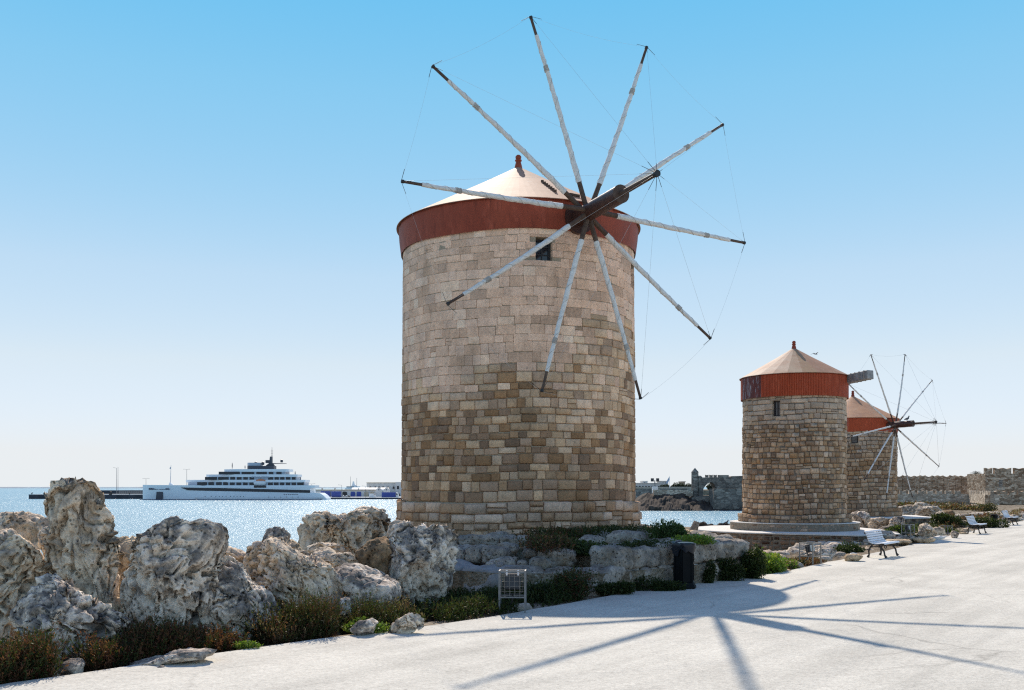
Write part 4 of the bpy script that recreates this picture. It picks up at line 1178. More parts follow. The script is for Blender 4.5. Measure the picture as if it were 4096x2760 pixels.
# ------------------------------------------------------------------ boulders
ICO = {}
def ico(sub):
    if sub not in ICO:
        bm = bmesh.new(); bmesh.ops.create_icosphere(bm, subdivisions=sub, radius=1.0)
        ICO[sub] = (np.array([v.co[:] for v in bm.verts]), np.array([[v.index for v in f.verts] for f in bm.faces])); bm.free()
    return ICO[sub]
def normals(V, Fa):
    n = np.cross(V[Fa[:,1]]-V[Fa[:,0]], V[Fa[:,2]]-V[Fa[:,0]]); out = np.zeros_like(V)
    for i in range(3): np.add.at(out, Fa[:, i], n)
    return out/(np.linalg.norm(out, axis=1)[:, None]+1e-12)
def weather(V, Fa, size, seed, rough=1.0, pits=1.0, cuts=True):
    P = V + seed*13.7
    n = normals(V, Fa)
    a = 0.16*fbm(P/size*1.6, 3)
    V = V + n*((a - a.mean() + 0.02)*size)[:, None]
    if cuts and rough >= 0.8:        # broken, flattened faces
        g = np.random.default_rng(seed*31+7); c = V.mean(0)
        for q in range(16):
            d = g.normal(size=3); d[1] = math.copysign(0.75 + abs(d[1]), d[1]); d /= np.linalg.norm(d)
            t = (V - c) @ d; lim = np.quantile(t, g.uniform(0.80, 0.93))
            V = V - d[None, :]*(np.maximum(t - lim, 0)*0.95)[:, None]
    n = normals(V, Fa); sc = max(size, .4)**0.30
    a = 0.11*rough*fbm(P/size*2.8 + 4, 3, ridged=True)
    V = V + n*((a - a.mean())*size)[:, None]
    n = normals(V, Fa)
    f1 = fbm(P*np.array([1.5, 1.5, 2.4])/sc + 2, 3); f2 = fbm(P*np.array([2.9, 2.9, 2.2])/sc + 31, 2)
    b = -0.10*rough*np.exp(-(f1/0.045)**2) - 0.045*rough*np.exp(-(f2/0.04)**2)          # fissures
    b = b + 0.062*rough*fbm(P*4.6/sc, 5, 2.2, 0.58, True)
    if pits:
        m = smooth01((fbm(P*1.5, 3)+0.05)/0.2)
        w = worley(P*np.array([4.2, 4.2, 5.5])/sc); b = b - pits*0.10*np.clip(1 - w/0.34, 0, 1)**0.5*m
        w = worley(P*9.0/sc + 3.0); b = b - pits*0.045*np.clip(1 - w/0.44, 0, 1)**0.5*smooth01((fbm(P*2.1+7, 2)+0.12)/0.2)
        w2 = worley(P*18.0 + 5.0); b = b - pits*0.022*np.clip(1 - w2/0.5, 0, 1)**0.6
    b = b + 0.018*rough*fbm(P*16.0, 3)
    b = b - np.median(b)
    return V + n*b[:, None]*min(1.0, size*1.1)
def rock(label, outline, d, thick, mat, sub=5, seed=1, rough=1.0, pits=1.0, name='boulder', tilt=0.0, group=None, k=2.6):
    """boulder whose outline at distance d is the given pixel outline; real depth 'thick'"""
    P = np.array([tuple(W(u, v, d)) for u, v in outline]); cx, cz = (P[:,0].min()+P[:,0].max())/2, (P[:,2].min()+P[:,2].max())/2
    poly = np.stack([P[:,0]-cx, P[:,2]-cz], 1)
    th = np.linspace(-math.pi, math.pi, 181)[:-1]; rr = np.zeros(180)
    for i, t in enumerate(th):
        dx, dz = math.cos(t), math.sin(t); best = 0.0
        for j in range(len(poly)):
            a, b = poly[j], poly[(j+1) % len(poly)]; e = b-a; den = dx*e[1]-dz*e[0]
            if abs(den) < 1e-9: continue
            s = (a[0]*e[1]-a[1]*e[0])/den; q = (a[0]*dz-a[1]*dx)/den
            if s > 0 and -1e-6 <= q <= 1+1e-6: best = max(best, s)
        rr[i] = best
    rr[rr == 0] = rr[rr > 0].min()
    for _ in range(1): rr = 0.2*np.roll(rr, 1)+0.6*rr+0.2*np.roll(rr, -1)
    S, Fa = ico(sub)
    t = np.arctan2(S[:,2], S[:,0]); R = np.interp(t, np.append(th, math.pi), np.append(rr, rr[0]))
    sy = S[:,1]; rho = (1-np.abs(sy)**k)**(1/k)
    rho = np.where(np.abs(sy) > 0.999, 0, rho)
    c, s_ = np.cos(t), np.sin(t)
    x, z = c*R*rho, s_*R*rho
    y = np.sign(sy)*np.abs(sy)**0.85*thick/2
    y = y + tilt*z
    V = np.stack([x, y, z], 1)
    size = math.sqrt(max(1e-3, np.ptp(poly[:,0])*np.ptp(poly[:,1])))
    V[:, 0] += 0.12*size*fbm(np.stack([y*1.2/size+seed, y*0, z/size], 1), 2)
    V = weather(V, Fa, size, seed, rough, pits)
    # bring the weathered block back to the intended outline
    nb = 72; t2 = np.arctan2(V[:,2], V[:,0]); rad = np.hypot(V[:,0], V[:,2]); bi = ((t2+math.pi)/(2*math.pi)*nb).astype(int) % nb
    mx = np.zeros(nb); np.maximum.at(mx, bi, rad); mx[mx == 0] = mx[mx > 0].mean()
    ctr = -math.pi + (np.arange(nb)+0.5)*2*math.pi/nb
    want = np.interp(ctr, np.append(th, math.pi), np.append(rr, rr[0]))
    f = np.clip(1.075*want/mx, 0.7, 1.8)
    for _ in range(2): f = 0.25*np.roll(f, 1) + 0.5*f + 0.25*np.roll(f, -1)
    fv = np.interp(t2, np.concatenate([[ctr[-1]-2*math.pi], ctr, [ctr[0]+2*math.pi]]), np.concatenate([[f[-1]], f, [f[0]]]))
    V[:,0] *= fv; V[:,2] *= fv
    V += np.array([cx, d, cz])
    # reach down to the ground it rests on
    if d < 62:
        gr = gz(cx, d) - 0.06; lo = V[:, 2].min(); mid = 0.5*(V[:, 2].max() + lo)
        if lo > gr and abs(cx) + d < 85 and seed not in (12, 31):
            kq_ = min((mid - gr)/max(mid - lo, 1e-3), 3.0)
            V[:, 2] = np.where(V[:, 2] < mid, mid - (mid - V[:, 2])*(1 + (kq_ - 1)*np.clip((mid - V[:, 2])/max(mid - lo, 1e-3), 0, 1)), V[:, 2])
    o = link(name, npmesh(name, V, Fa, smooth=True), mat)
    return tag(o, label, 'rock', group)
def z1(pts): return [(x*0.6505, 1740+y*0.6505) for x, y in pts]
def z2(pts): return [(900+x*0.5484, 1900+y*0.5484) for x, y in pts]
def z3(pts): return [(3380+x*0.319, 1820+y*0.319) for x, y in pts]
def z7(pts): return [(3000+x*0.1805, 2120+y*0.1805) for x, y in pts]
def blob(x0, x1, y0, y1, seed=0):
    g = random.Random(seed); n = 14; out = []
    for i in range(n):
        a = 2*math.pi*i/n; r = 0.86+0.2*g.random()
        c, s = math.cos(a), math.sin(a); c = math.copysign(abs(c)**0.75, c); s = math.copysign(abs(s)**0.75, s)
        out.append(((x0+x1)/2 + (x1-x0)/2*c*r, (y0+y1)/2 - (y1-y0)/2*s*r))
    return out

rock('tall tower-like pitted boulder, highest of the left rocks', z1([(380,330),(420,300),(490,290),(560,300),(600,290),(640,320),(655,380),(650,460),(700,470),(710,520),(720,600),(750,680),(750,760),(725,850),(720,950),(740,1020),(700,1090),(620,1110),(500,1110),(430,1000),(380,900),(300,810),(270,700),(220,640),(240,590),(310,520),(320,440),(340,380)]), 13.9, 1.15, M_ROCK, 6, 1, 1.0, 1.0)
rock('big grey-white boulder standing between the tall rock and the low slabs', z1([(870,720),(900,650),(930,610),(960,570),(1030,560),(1070,515),(1110,515),(1140,545),(1200,545),(1260,535),(1340,560),(1380,570),(1400,630),(1380,700),(1340,820),(1320,900),(1300,1010),(1260,1110),(1150,1160),(1000,1170),(900,1170),(830,1150),(780,1130),(750,1050),(730,950),(780,850),(820,820)]), 13.6, 1.5, M_ROCK_G, 6, 2, 1.0, 1.0)
rock('broad low boulder with deep hollows at lower left', z1([(160,890),(250,880),(330,890),(420,940),(500,985),(600,1040),(640,1100),(720,1110),(760,1160),(700,1230),(660,1300),(640,1400),(500,1430),(400,1400),(300,1300),(150,1240),(60,1200),(0,1160),(10,1060),(60,980)]), 12.1, 1.4, M_ROCK_G, 6, 3, 1.2, 1.2)
rock('large pale boulder cut by the left picture edge', z1([(-260,700),(-60,610),(80,590),(200,620),(270,690),(300,780),(310,900),(200,1000),(60,1080),(-60,1100),(-260,1050)]), 14.0, 1.6, M_ROCK, 6, 4)
rock('brownish weathered boulder at far left against the sea', z1([(-120,500),(0,485),(100,475),(190,510),(213,560),(213,640),(150,680),(0,690),(-120,660)]), 15.6, 1.4, M_ROCK, 5, 5)
rock('tan boulder half hidden in the gap right of the tall rock', z1([(700,660),(760,636),(820,628),(880,650),(890,740),(850,830),(800,930),(700,960),(680,800)]), 15.4, 1.3, M_ROCK_T, 5, 6)
rock('small rock behind the left shoulder of the tall boulder', z1([(250,540),(300,512),(350,530),(360,640),(300,700),(250,640)]), 15.0, 0.7, M_ROCK, 4, 7)
rock('sandy rock in the slot under the tall boulder', z1([(640,1060),(700,1000),(760,1010),(790,1080),(760,1160),(680,1150)]), 13.9, 0.6, M_ROCK_T, 4, 8)
rock('sloping pale boulder leaning right of the big grey boulder', z2([(-90,640),(0,600),(60,615),(130,680),(200,800),(280,840),(350,920),(400,1000),(370,1080),(200,1100),(0,1080),(-110,980),(-130,800)]), 14.0, 1.4, M_ROCK_G, 6, 9)
rock('small pale rock on the skyline above the sloping boulder', z2([(-120,480),(-40,495),(60,530),(160,580),(195,610),(150,700),(40,700),(-90,640)]), 15.6, 1.0, M_ROCK, 5, 10)
rock('large rounded boulder with dark lichen left of the smooth slab', z2([(190,560),(215,500),(280,505),(340,460),(400,480),(470,520),(560,580),(620,600),(700,640),(760,690),(800,760),(835,850),(825,960),(700,1000),(600,1010),(480,1000),(380,980),(310,900),(260,830),(200,760),(165,690),(170,630)]), 15.3, 1.7, M_ROCK, 6, 11)
rock('small knobbly rock perched on top of the lichen boulder', z2([(290,440),(300,400),(370,380),(430,390),(465,440),(450,510),(340,520),(285,500)]), 15.9, 0.6, M_ROCK_G, 5, 12)
rock('sharp pale rock right of the perched knob', z2([(440,490),(480,475),(530,505),(560,560),(540,620),(470,600)]), 16.3, 0.6, M_ROCK_T, 4, 13)
rock('wide knobbly boulder on the skyline left of the near mill', z2([(535,400),(560,320),(620,300),(680,265),(760,280),(830,290),(890,300),(900,270),(960,245),(1010,240),(1080,250),(1145,270),(1165,340),(1210,390),(1200,480),(1100,560),(1000,600),(900,590),(800,560),(700,560),(640,600),(580,580),(545,490)]), 19.0, 2.0, M_ROCK, 6, 14, 1.1, 1.2)
rock('flat curved slab under the wide skyline boulder', z2([(620,520),(700,492),(850,510),(905,555),(890,600),(800,610),(720,590),(640,575)]), 17.6, 1.0, M_ROCK, 5, 15)
rock('pale wedge rock above the smooth slab', z2([(610,580),(680,540),(740,530),(820,570),(900,570),(960,620),(985,680),(870,720),(800,750),(720,740),(670,660)]), 16.8, 1.1, M_ROCK, 5, 16)
rock('dark brown rounded boulder beside the large block rock', z2([(985,540),(1050,490),(1120,460),(1200,470),(1230,560),(1230,680),(1170,760),(1100,740),(1030,700),(985,660)]), 17.4, 1.2, M_ROCK_B, 5, 17, 0.7, 0.8)
rock('smooth sloping grey slab below the brown boulder', z2([(790,700),(850,660),(950,655),(1050,690),(1150,740),(1260,790),(1270,860),(1200,930),(1060,950),(950,930),(870,860),(820,800)]), 16.0, 1.3, M_ROCK_G, 6, 18, 0.45, 0.25)
rock('large block-shaped grey boulder next to the mill podium', z2([(1195,400),(1240,345),(1330,345),(1400,370),(1500,375),(1580,365),(1670,410),(1685,480),(1678,620),(1640,720),(1560,770),(1400,800),(1300,800),(1220,770),(1175,730),(1180,640),(1200,560),(1190,460)]), 17.6, 1.7, M_ROCK_G, 6, 19, 0.85, 0.9, k=3.4)
rock('small grey rock among green weeds by the path', z2([(915,1120),(980,1060),(1060,1048),(1110,1080),(1080,1130),(980,1150)]), 13.9, 0.4, M_ROCK_G, 5, 20, 0.6)
rock('small ribbed rock at the path edge right of the weeds', z2([(1180,1130),(1250,1060),(1340,1012),(1395,1018),(1440,1050),(1450,1100),(1300,1140)]), 14.05, 0.5, M_ROCK, 5, 21, 1.1)
rock('small pale upright stone in the heath', z2([(845,900),(880,890),(912,900),(918,970),(850,975)]), 15.0, 0.3, M_ROCK_G, 4, 22, 0.5)
rock('long flat outcrop along the path edge at lower left', z1([(730,1425),(850,1388),(980,1368),(1060,1328),(1170,1316),(1280,1322),(1360,1332),(1330,1350),(1200,1375),(1060,1400),(900,1425)]), 11.7, 0.5, M_ROCK_G, 5, 23, 0.7, 0.6)
rock('small pale rock at the foot of the left heath', z1([(395,1400),(420,1382),(470,1378),(505,1410),(495,1445),(420,1440)]), 11.2, 0.3, M_ROCK_G, 4, 24, 0.5)
rock('pebble lying alone on the pale path', z1([(968,1428),(985,1420),(1003,1422),(1004,1434),(975,1436)]), 11.35, 0.08, M_ROCK_G, 3, 25, 0.3, 0)

# ---- stony podium of the near mill
def rough_block(name, c, size, rz, mat, seed, parent, sub=4, k=7.0, rough=0.6, pits=0.5):
    S, Fa = ico(sub)
    V = S/((np.abs(S)**k).sum(1)**(1/k))[:, None]*np.array(size)/2
    V = weather(V, Fa, float(np.prod(size))**(1/3), seed, rough*0.7, pits, False)
    ca, sa = math.cos(rz), math.sin(rz)
    V = np.stack([V[:,0]*ca - V[:,1]*sa, V[:,0]*sa + V[:,1]*ca, V[:,2]], 1) + np.array(c)
    o = link(name, npmesh(name, V, Fa, smooth=True), mat)
    if parent is not None: adopt(o, parent)
    return o
pod = empty('mill_podium', (1.5, 24, 0), 'stepped stone-block podium with weeds below the large windmill', 'podium')
A_, B_, C_, D_, E_ = [Vector(p) for p in ((-2.0, 20.3), (-0.2, 19.15), (1.75, 19.05), (3.55, 20.7), (5.55, 22.75))]
lower = [A_, B_, C_, D_, E_, Vector((5.6, 27)), Vector((5.2, 37)), Vector((-5.2, 37)), Vector((-4.6, 25))]
MB().prism([tuple(p) for p in lower], -0.9, 0.40, 'z').build('podium_fill', M_SOIL, pod)
MB().prism([(-3.6, 24.3), (-1.7, 22.0), (0.2, 21.6), (2.2, 20.3), (3.5, 21.5), (5.2, 23.3), (5.3, 27), (4.9, 36.5), (-4.9, 36.5)], 0.3, 0.70, 'z').build('upper_fill', M_SOIL, pod)
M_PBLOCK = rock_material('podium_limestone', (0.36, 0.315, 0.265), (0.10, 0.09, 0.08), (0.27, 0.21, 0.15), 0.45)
def wall_run(pts, z0, z1, lens, depth, seed, mat, **kw):
    g = random.Random(seed); i = 0
    for a, b in zip(pts[:-1], pts[1:]):
        e = b - a; L = e.length; t = e/L; rz = math.atan2(t.y, t.x); x = 0
        while x < L - 0.05:
            w = lens[i % len(lens)]*(0.9+0.2*g.random()); i += 1
            if L-x-w < 0.3: w = L-x
            m_ = a + t*(x+w/2); nr = Vector((-t.y, t.x))
            p = m_ + nr*(depth/2 + 0.04*g.random())
            dz = g.uniform(-0.03, 0.03)
            rough_block('block', (p.x, p.y, (z0+z1)/2+dz/2), (w*0.965, depth, (z1-z0)+dz), rz, mat, seed+i, pod, **kw); x += w
M_CONC = simple('grey_concrete_ledge', (0.27, 0.26, 0.25), 0.95, 0, 0.25, 4)
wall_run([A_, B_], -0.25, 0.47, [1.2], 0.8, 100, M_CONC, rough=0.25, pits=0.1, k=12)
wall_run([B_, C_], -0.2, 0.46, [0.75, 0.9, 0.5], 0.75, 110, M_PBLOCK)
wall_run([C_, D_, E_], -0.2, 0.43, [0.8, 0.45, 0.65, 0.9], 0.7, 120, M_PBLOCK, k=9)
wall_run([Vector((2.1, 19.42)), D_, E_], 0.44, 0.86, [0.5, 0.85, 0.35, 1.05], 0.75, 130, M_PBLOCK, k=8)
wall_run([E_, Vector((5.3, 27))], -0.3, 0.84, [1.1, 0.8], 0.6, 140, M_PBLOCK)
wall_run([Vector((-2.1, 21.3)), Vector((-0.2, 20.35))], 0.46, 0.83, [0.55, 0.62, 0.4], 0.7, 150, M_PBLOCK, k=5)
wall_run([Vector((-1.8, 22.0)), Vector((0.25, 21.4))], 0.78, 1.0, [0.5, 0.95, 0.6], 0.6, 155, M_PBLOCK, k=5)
g_ = random.Random(5)
for i in range(26):     # heap of loose stones on the ledge
    x, y = g_.uniform(-0.45, 0.95), g_.uniform(19.8, 20.9); s = g_.uniform(0.12, 0.34)
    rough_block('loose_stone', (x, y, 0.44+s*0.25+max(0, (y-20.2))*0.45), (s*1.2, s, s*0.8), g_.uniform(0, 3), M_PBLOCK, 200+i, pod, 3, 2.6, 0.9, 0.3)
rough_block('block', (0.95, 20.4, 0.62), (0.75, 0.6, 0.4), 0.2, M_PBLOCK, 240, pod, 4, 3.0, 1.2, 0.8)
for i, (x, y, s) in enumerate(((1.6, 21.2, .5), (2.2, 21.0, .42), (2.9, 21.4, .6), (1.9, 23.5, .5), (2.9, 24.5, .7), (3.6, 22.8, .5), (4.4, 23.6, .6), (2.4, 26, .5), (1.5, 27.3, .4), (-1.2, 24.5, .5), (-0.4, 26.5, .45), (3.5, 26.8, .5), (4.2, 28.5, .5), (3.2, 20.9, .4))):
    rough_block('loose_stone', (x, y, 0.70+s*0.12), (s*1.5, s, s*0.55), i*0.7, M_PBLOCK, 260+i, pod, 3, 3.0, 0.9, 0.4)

# sunlit flat stones and sea rocks in the gap between the mills
rock('flat sunlit sandy rock shelf between near mill and sea', [(2556,2128),(2620,2116),(2700,2118),(2790,2124),(2830,2140),(2820,2170),(2700,2180),(2580,2170)], 27.5, 3.0, M_ROCK_T, 5, 31, 0.5, 0.3)
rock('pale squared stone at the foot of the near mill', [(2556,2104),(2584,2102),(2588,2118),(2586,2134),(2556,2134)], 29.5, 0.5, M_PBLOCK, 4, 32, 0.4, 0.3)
rock('dark pitted sea rock behind the leaning stone post', [(2795,2092),(2815,2088),(2832,2100),(2850,2092),(2852,2108),(2830,2125),(2795,2125)], 58, 1.5, M_ROCK_D, 4, 33)
rock('low dark sea rock with a perched bird', [(2866,2108),(2880,2094),(2905,2094),(2928,2104),(2935,2125),(2866,2125)], 60, 1.5, M_ROCK_D, 4, 34)
rock('low dark rock at the water edge in the gap', [(2678,2116),(2692,2110),(2712,2112),(2727,2120),(2720,2130),(2680,2130)], 50, 1.2, M_ROCK_D, 4, 35)
rock('dark rocks at the foot of the leaning post', [(2745,2125),(2765,2112),(2785,2118),(2800,2135),(2790,2160),(2750,2155)], 40, 0.8, M_ROCK_D, 4, 36)
b = W(2772, 2128, 38); t = W(2787, 2086, 38)
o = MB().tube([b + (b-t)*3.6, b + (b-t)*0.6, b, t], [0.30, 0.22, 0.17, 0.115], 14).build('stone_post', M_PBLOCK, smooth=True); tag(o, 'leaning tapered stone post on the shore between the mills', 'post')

# rocks along the path further on
rock('pale rounded rock behind bright green weeds', z7([(155,600),(200,540),(300,480),(440,450),(520,490),(600,600),(600,690),(350,720),(155,680)]), 31, 1.4, M_ROCK, 5, 41)
rock('low pale rock left of the nearer wire cage', z7([(600,620),(650,560),(720,548),(800,590),(860,660),(840,720),(620,720)]), 30, 1.0, M_ROCK, 4, 42)
rock('grey jagged rock behind the nearer wire cage', z7([(1080,580),(1200,520),(1400,460),(1600,410),(1780,405),(1900,430),(1780,560),(1700,680),(1400,720),(1100,700)]), 29.5, 1.6, M_ROCK_G, 5, 43)
rock('pale rock on the ground under the first bench', [(3440,2214),(3452,2198),(3468,2191),(3486,2196),(3500,2206),(3520,2216),(3500,2226),(3450,2226)], 33, 0.8, M_ROCK, 4, 44)
rock('round honeycombed boulder left of the far podium', z3([(75,800),(100,740),(170,708),(250,715),(310,760),(322,830),(290,890),(180,905),(90,880)]), 53, 2.0, M_ROCK_G, 5, 45, 1.0, 1.3)
rock('brown boulder below the honeycombed one', z3([(310,900),(340,800),(420,780),(480,800),(540,840),(520,920),(430,960),(340,950)]), 51, 1.6, M_ROCK, 5, 46)
rock('grey boulder with rounded top before the far podium', z3([(530,880),(560,810),(640,775),(700,775),(745,830),(750,900),(700,960),(580,970)]), 50, 1.6, M_ROCK_G, 5, 47)
rock('low grey rock wedge below the podium boulders', z3([(420,950),(480,900),(560,890),(620,940),(640,980),(440,985)]), 48, 1.0, M_ROCK_G, 4, 48)
rock('pointed tan boulder between the two far wire cages', z3([(905,1000),(930,930),(970,880),(1020,858),(1060,870),(1100,920),(1140,990),(1140,1040),(1000,1050),(910,1040)]), 41, 1.2, M_ROCK, 5, 49, 0.8)
rock('smaller rounded boulder against the pointed tan one', z3([(1080,950),(1110,915),(1170,903),(1220,925),(1245,980),(1240,1030),(1100,1040)]), 42, 1.0, M_ROCK, 4, 50)
rock('small grey rock at the foot of the last cage', z3([(1330,970),(1360,950),(1400,960),(1420,990),(1400,1015),(1330,1010)]), 40, 0.6, M_ROCK_G, 4, 51)
rock('long rounded boulder in front of the fortress wall', z3([(660,700),(720,650),(800,625),(880,630),(930,680),(930,760),(760,800),(670,780)]), 78, 3.0, M_ROCK_F, 5, 52)
rock('pale boulder on the heap right of the far podium', z3([(850,640),(880,600),(960,592),(1060,620),(1060,690),(880,690)]), 86, 3.0, M_ROCK_F, 5, 53)
rock('twin-topped boulder in the middle of the far heap', z3([(920,760),(930,680),(980,645),(1050,650),(1075,690),(1110,680),(1140,710),(1140,770),(1000,790)]), 74, 2.4, M_ROCK_F, 5, 54)
rock('dark boulder at the right of the far heap', z3([(1040,680),(1060,640),(1140,645),(1190,690),(1195,740),(1100,740)]), 80, 2.4, M_ROCK_F, 4, 55)
rock('brown boulder below the far heap', z3([(1140,800),(1150,730),(1200,706),(1270,740),(1300,790),(1240,815)]), 66, 1.8, M_ROCK_F, 4, 56)
rock('smooth reddish boulder right of the far heap', z3([(1245,750),(1260,705),(1300,686),(1340,715),(1350,755),(1290,765)]), 70, 1.4, M_ROCK_B, 4, 57, 0.4, 0.3)
rock('low flat boulder in the heath beyond the last cage', z3([(1270,830),(1290,785),(1340,775),(1440,785),(1475,800),(1460,835)]), 58, 1.6, M_ROCK_F, 4, 58)
rock('tan boulder left of the second bench', z3([(1385,900),(1400,860),(1460,830),(1530,825),(1560,870),(1550,920),(1450,930)]), 52, 1.4, M_ROCK, 4, 59)
rock('flat pale rock below the second bench', z3([(1465,960),(1480,925),(1540,915),(1560,940),(1550,975),(1480,985)]), 46, 0.8, M_ROCK, 4, 60)
rock('grey boulder behind the third bench', z3([(2050,830),(2060,780),(2100,750),(2150,755),(2190,800),(2190,835)]), 60, 1.4, M_ROCK_F, 4, 61)
rock('tan rock left of the far litter bin', z3([(1755,860),(1760,820),(1830,800),(1835,870),(1790,880)]), 58, 0.8, M_ROCK, 4, 62)
rock('tan rock between the far bin and third bench', z3([(1905,880),(1905,810),(1960,800),(2010,830),(2010,880)]), 59, 1.0, M_ROCK, 4, 63)
rock('flat sunlit rock beside the middle mill podium', z3([(650,1060),(660,1035),(740,1015),(830,1008),(880,1025),(880,1060),(760,1075)]), 37.5, 1.0, M_ROCK, 4, 64, 0.6)
rock('long flat tan rock at the path edge by the mill shadow', z3([(885,1070),(890,1040),(960,1025),(1080,1030),(1100,1055),(1080,1075),(960,1085)]), 36.5, 0.9, M_ROCK_T, 4, 65, 0.5)
rock('thin sandy slab between bench and flat rocks', z3([(520,1090),(560,1062),(650,1058),(780,1060),(820,1075),(760,1100),(560,1105)]), 35.5, 0.9, M_ROCK_T, 4, 66, 0.4)
rock('low slab stone left of the first bench', z7([(2118,640),(2125,560),(2180,530),(2330,530),(2480,560),(2500,600),(2330,640)]), 27.6, 0.5, M_ROCK_T, 4, 67, 0.4)
rock('flat broken kerb stone by the green weeds', z7([(620,960),(650,880),(740,850),(880,880),(900,920),(820,960),(700,985)]), 24.4, 0.35, M_ROCK_T, 4, 68, 0.4, 0.2)
rock('small kerb stone at the foot of the second bench', z3([(1450,990),(1455,975),(1500,968),(1520,980),(1510,995),(1460,998)]), 43.3, 0.3, M_ROCK_T, 3, 69, 0.4, 0.2)
rock('white broken kerb by the far cage', z3([(1075,1050),(1100,1035),(1180,1020),(1320,1015),(1330,1025),(1200,1040),(1090,1058)]), 39, 0.4, M_LIMEWASH, 3, 70, 0.3, 0)

# small stones scattered over the flat ground: uncountable
g = np.random.default_rng(77); S, Fs = ico(2); V, Fa = [], []; kq = 0
for i in range(1300):
    if i < 350:
        u = g.uniform(3560, 4090); d = g.uniform(60, 135); x = (u-U0)/F*d; y = d; s = side(x, y)[0]
        if s < 0.6: continue
        z = -0.3 - 1.7*float(smooth01((y-75)/70)) - 0.5*float(smooth01((s-1)/10)); sz = g.uniform(0.15, 0.7)
    elif i < 600:
        j = g.integers(40, len(EDGE)-60); s = abs(g.normal())*3.5+0.25; x, y = EDGE[j] + LEFT[j]*s; z = gz(x, y); sz = g.uniform(0.05, 0.22)
    elif i >= 900:
        j = g.integers(90, 190); s = g.uniform(1.5, 9.0); x, y = EDGE[j] + LEFT[j]*s; z = gz(x, y); sz = g.uniform(0.05, 0.4)
        if s < 2.2 or (x-0.2)**2 + (y-32)**2 < 36 or -3.5 < x < 5.6 and y > 18.5: continue
    else:
        x, y = g.uniform(5.5, 20), g.uniform(26, 46); s = side(x, y)[0]
        if s < 0.3 or s > 20: continue
        z = gz(x, y); sz = g.uniform(0.04, 0.16)
    v = S*np.array([1.3, 1, 0.7])*sz*(1+0.35*fbm(S*1.4+i, 2))[:, None] + np.array([x, y, z+sz*0.15])
    V.append(v); Fa.append(Fs+kq); kq += len(v)
o = link('scattered_stones', npmesh('scattered_stones', np.concatenate(V), np.concatenate(Fa), smooth=True), M_ROCK_F); tag(o, 'small stones strewn over the ground beside the path', kind='stuff')
# ------------------------------------------------------------------ plants
GREEN = [(0.028, 0.045, 0.013), (0.042, 0.06, 0.016), (0.022, 0.034, 0.011), (0.06, 0.07, 0.02)]
RED = [(0.13, 0.05, 0.028), (0.16, 0.075, 0.035), (0.10, 0.045, 0.025)]
DRY = [(0.20, 0.15, 0.08), (0.16, 0.11, 0.06), (0.24, 0.19, 0.11)]
BRIGHT = [(0.13, 0.22, 0.025), (0.17, 0.26, 0.03), (0.10, 0.17, 0.03), (0.22, 0.25, 0.05)]
def sprigs(base, h, cols, k, leaf, g, lean=0.35, narrow=0.35, fullness=0.75):
    """upright twigs set with small narrow leaves"""
    n = len(base)
    dr = np.stack([g.normal(size=n)*lean, g.normal(size=n)*lean, np.ones(n)], 1); dr /= np.linalg.norm(dr, axis=1)[:, None]
    t = 1 - fullness*g.random((n, k))
    p = base[:, None, :] + dr[:, None, :]*(t*h[:, None])[:, :, None]
    ld = dr[:, None, :]*0.8 + g.normal(size=(n, k, 3))*0.55
    cols = np.array(cols); ci = g.integers(0, len(cols), n)
    sz = leaf*(0.6+0.8*g.random(n*k))
    V, Fa, C = quads(p.reshape(-1, 3), ld.reshape(-1, 3), sz, g, [(1, 1, 1)], narrow)
    base_c = np.repeat(np.repeat(cols[ci], k, axis=0), 4, axis=0)
    C = C*base_c
    # stems
    s = np.stack([g.normal(size=n), g.normal(size=n), np.zeros(n)], 1); s /= np.linalg.norm(s, axis=1)[:, None]; s *= 0.003
    top = base + dr*h[:, None]
    SV = np.stack([base-s, base+s, top+s*0.5, top-s*0.5], 1).reshape(-1, 3)
    SF = np.arange(4*n).reshape(n, 4); SC_ = np.repeat(np.tile([[0.09, 0.05, 0.03]], (n, 1)), 4, axis=0)
    return join_parts([(V, Fa, C), (SV, SF, SC_)])
EU = U0 + F*EDGE[:, 0]/np.maximum(EDGE[:, 1], 1.0)
ok = (EDGE[:, 1] > 6)
def edge_pts(u0, u1, s0, s1, n, g):
    idx = np.where(ok & (EU > u0) & (EU < u1))[0]
    t = g.uniform(idx[0], idx[-1], n); i = t.astype(int); f = (t-i)[:, None]; i2 = np.minimum(i+1, len(EDGE)-1)
    P = EDGE[i]*(1-f) + EDGE[i2]*f; s = s0+(s1-s0)*g.random(n)
    P = P + LEFT[i]*s[:, None]
    z = terrain_z(P[:, 0], P[:, 1], s) - 0.03
    return np.column_stack([P, z]), s
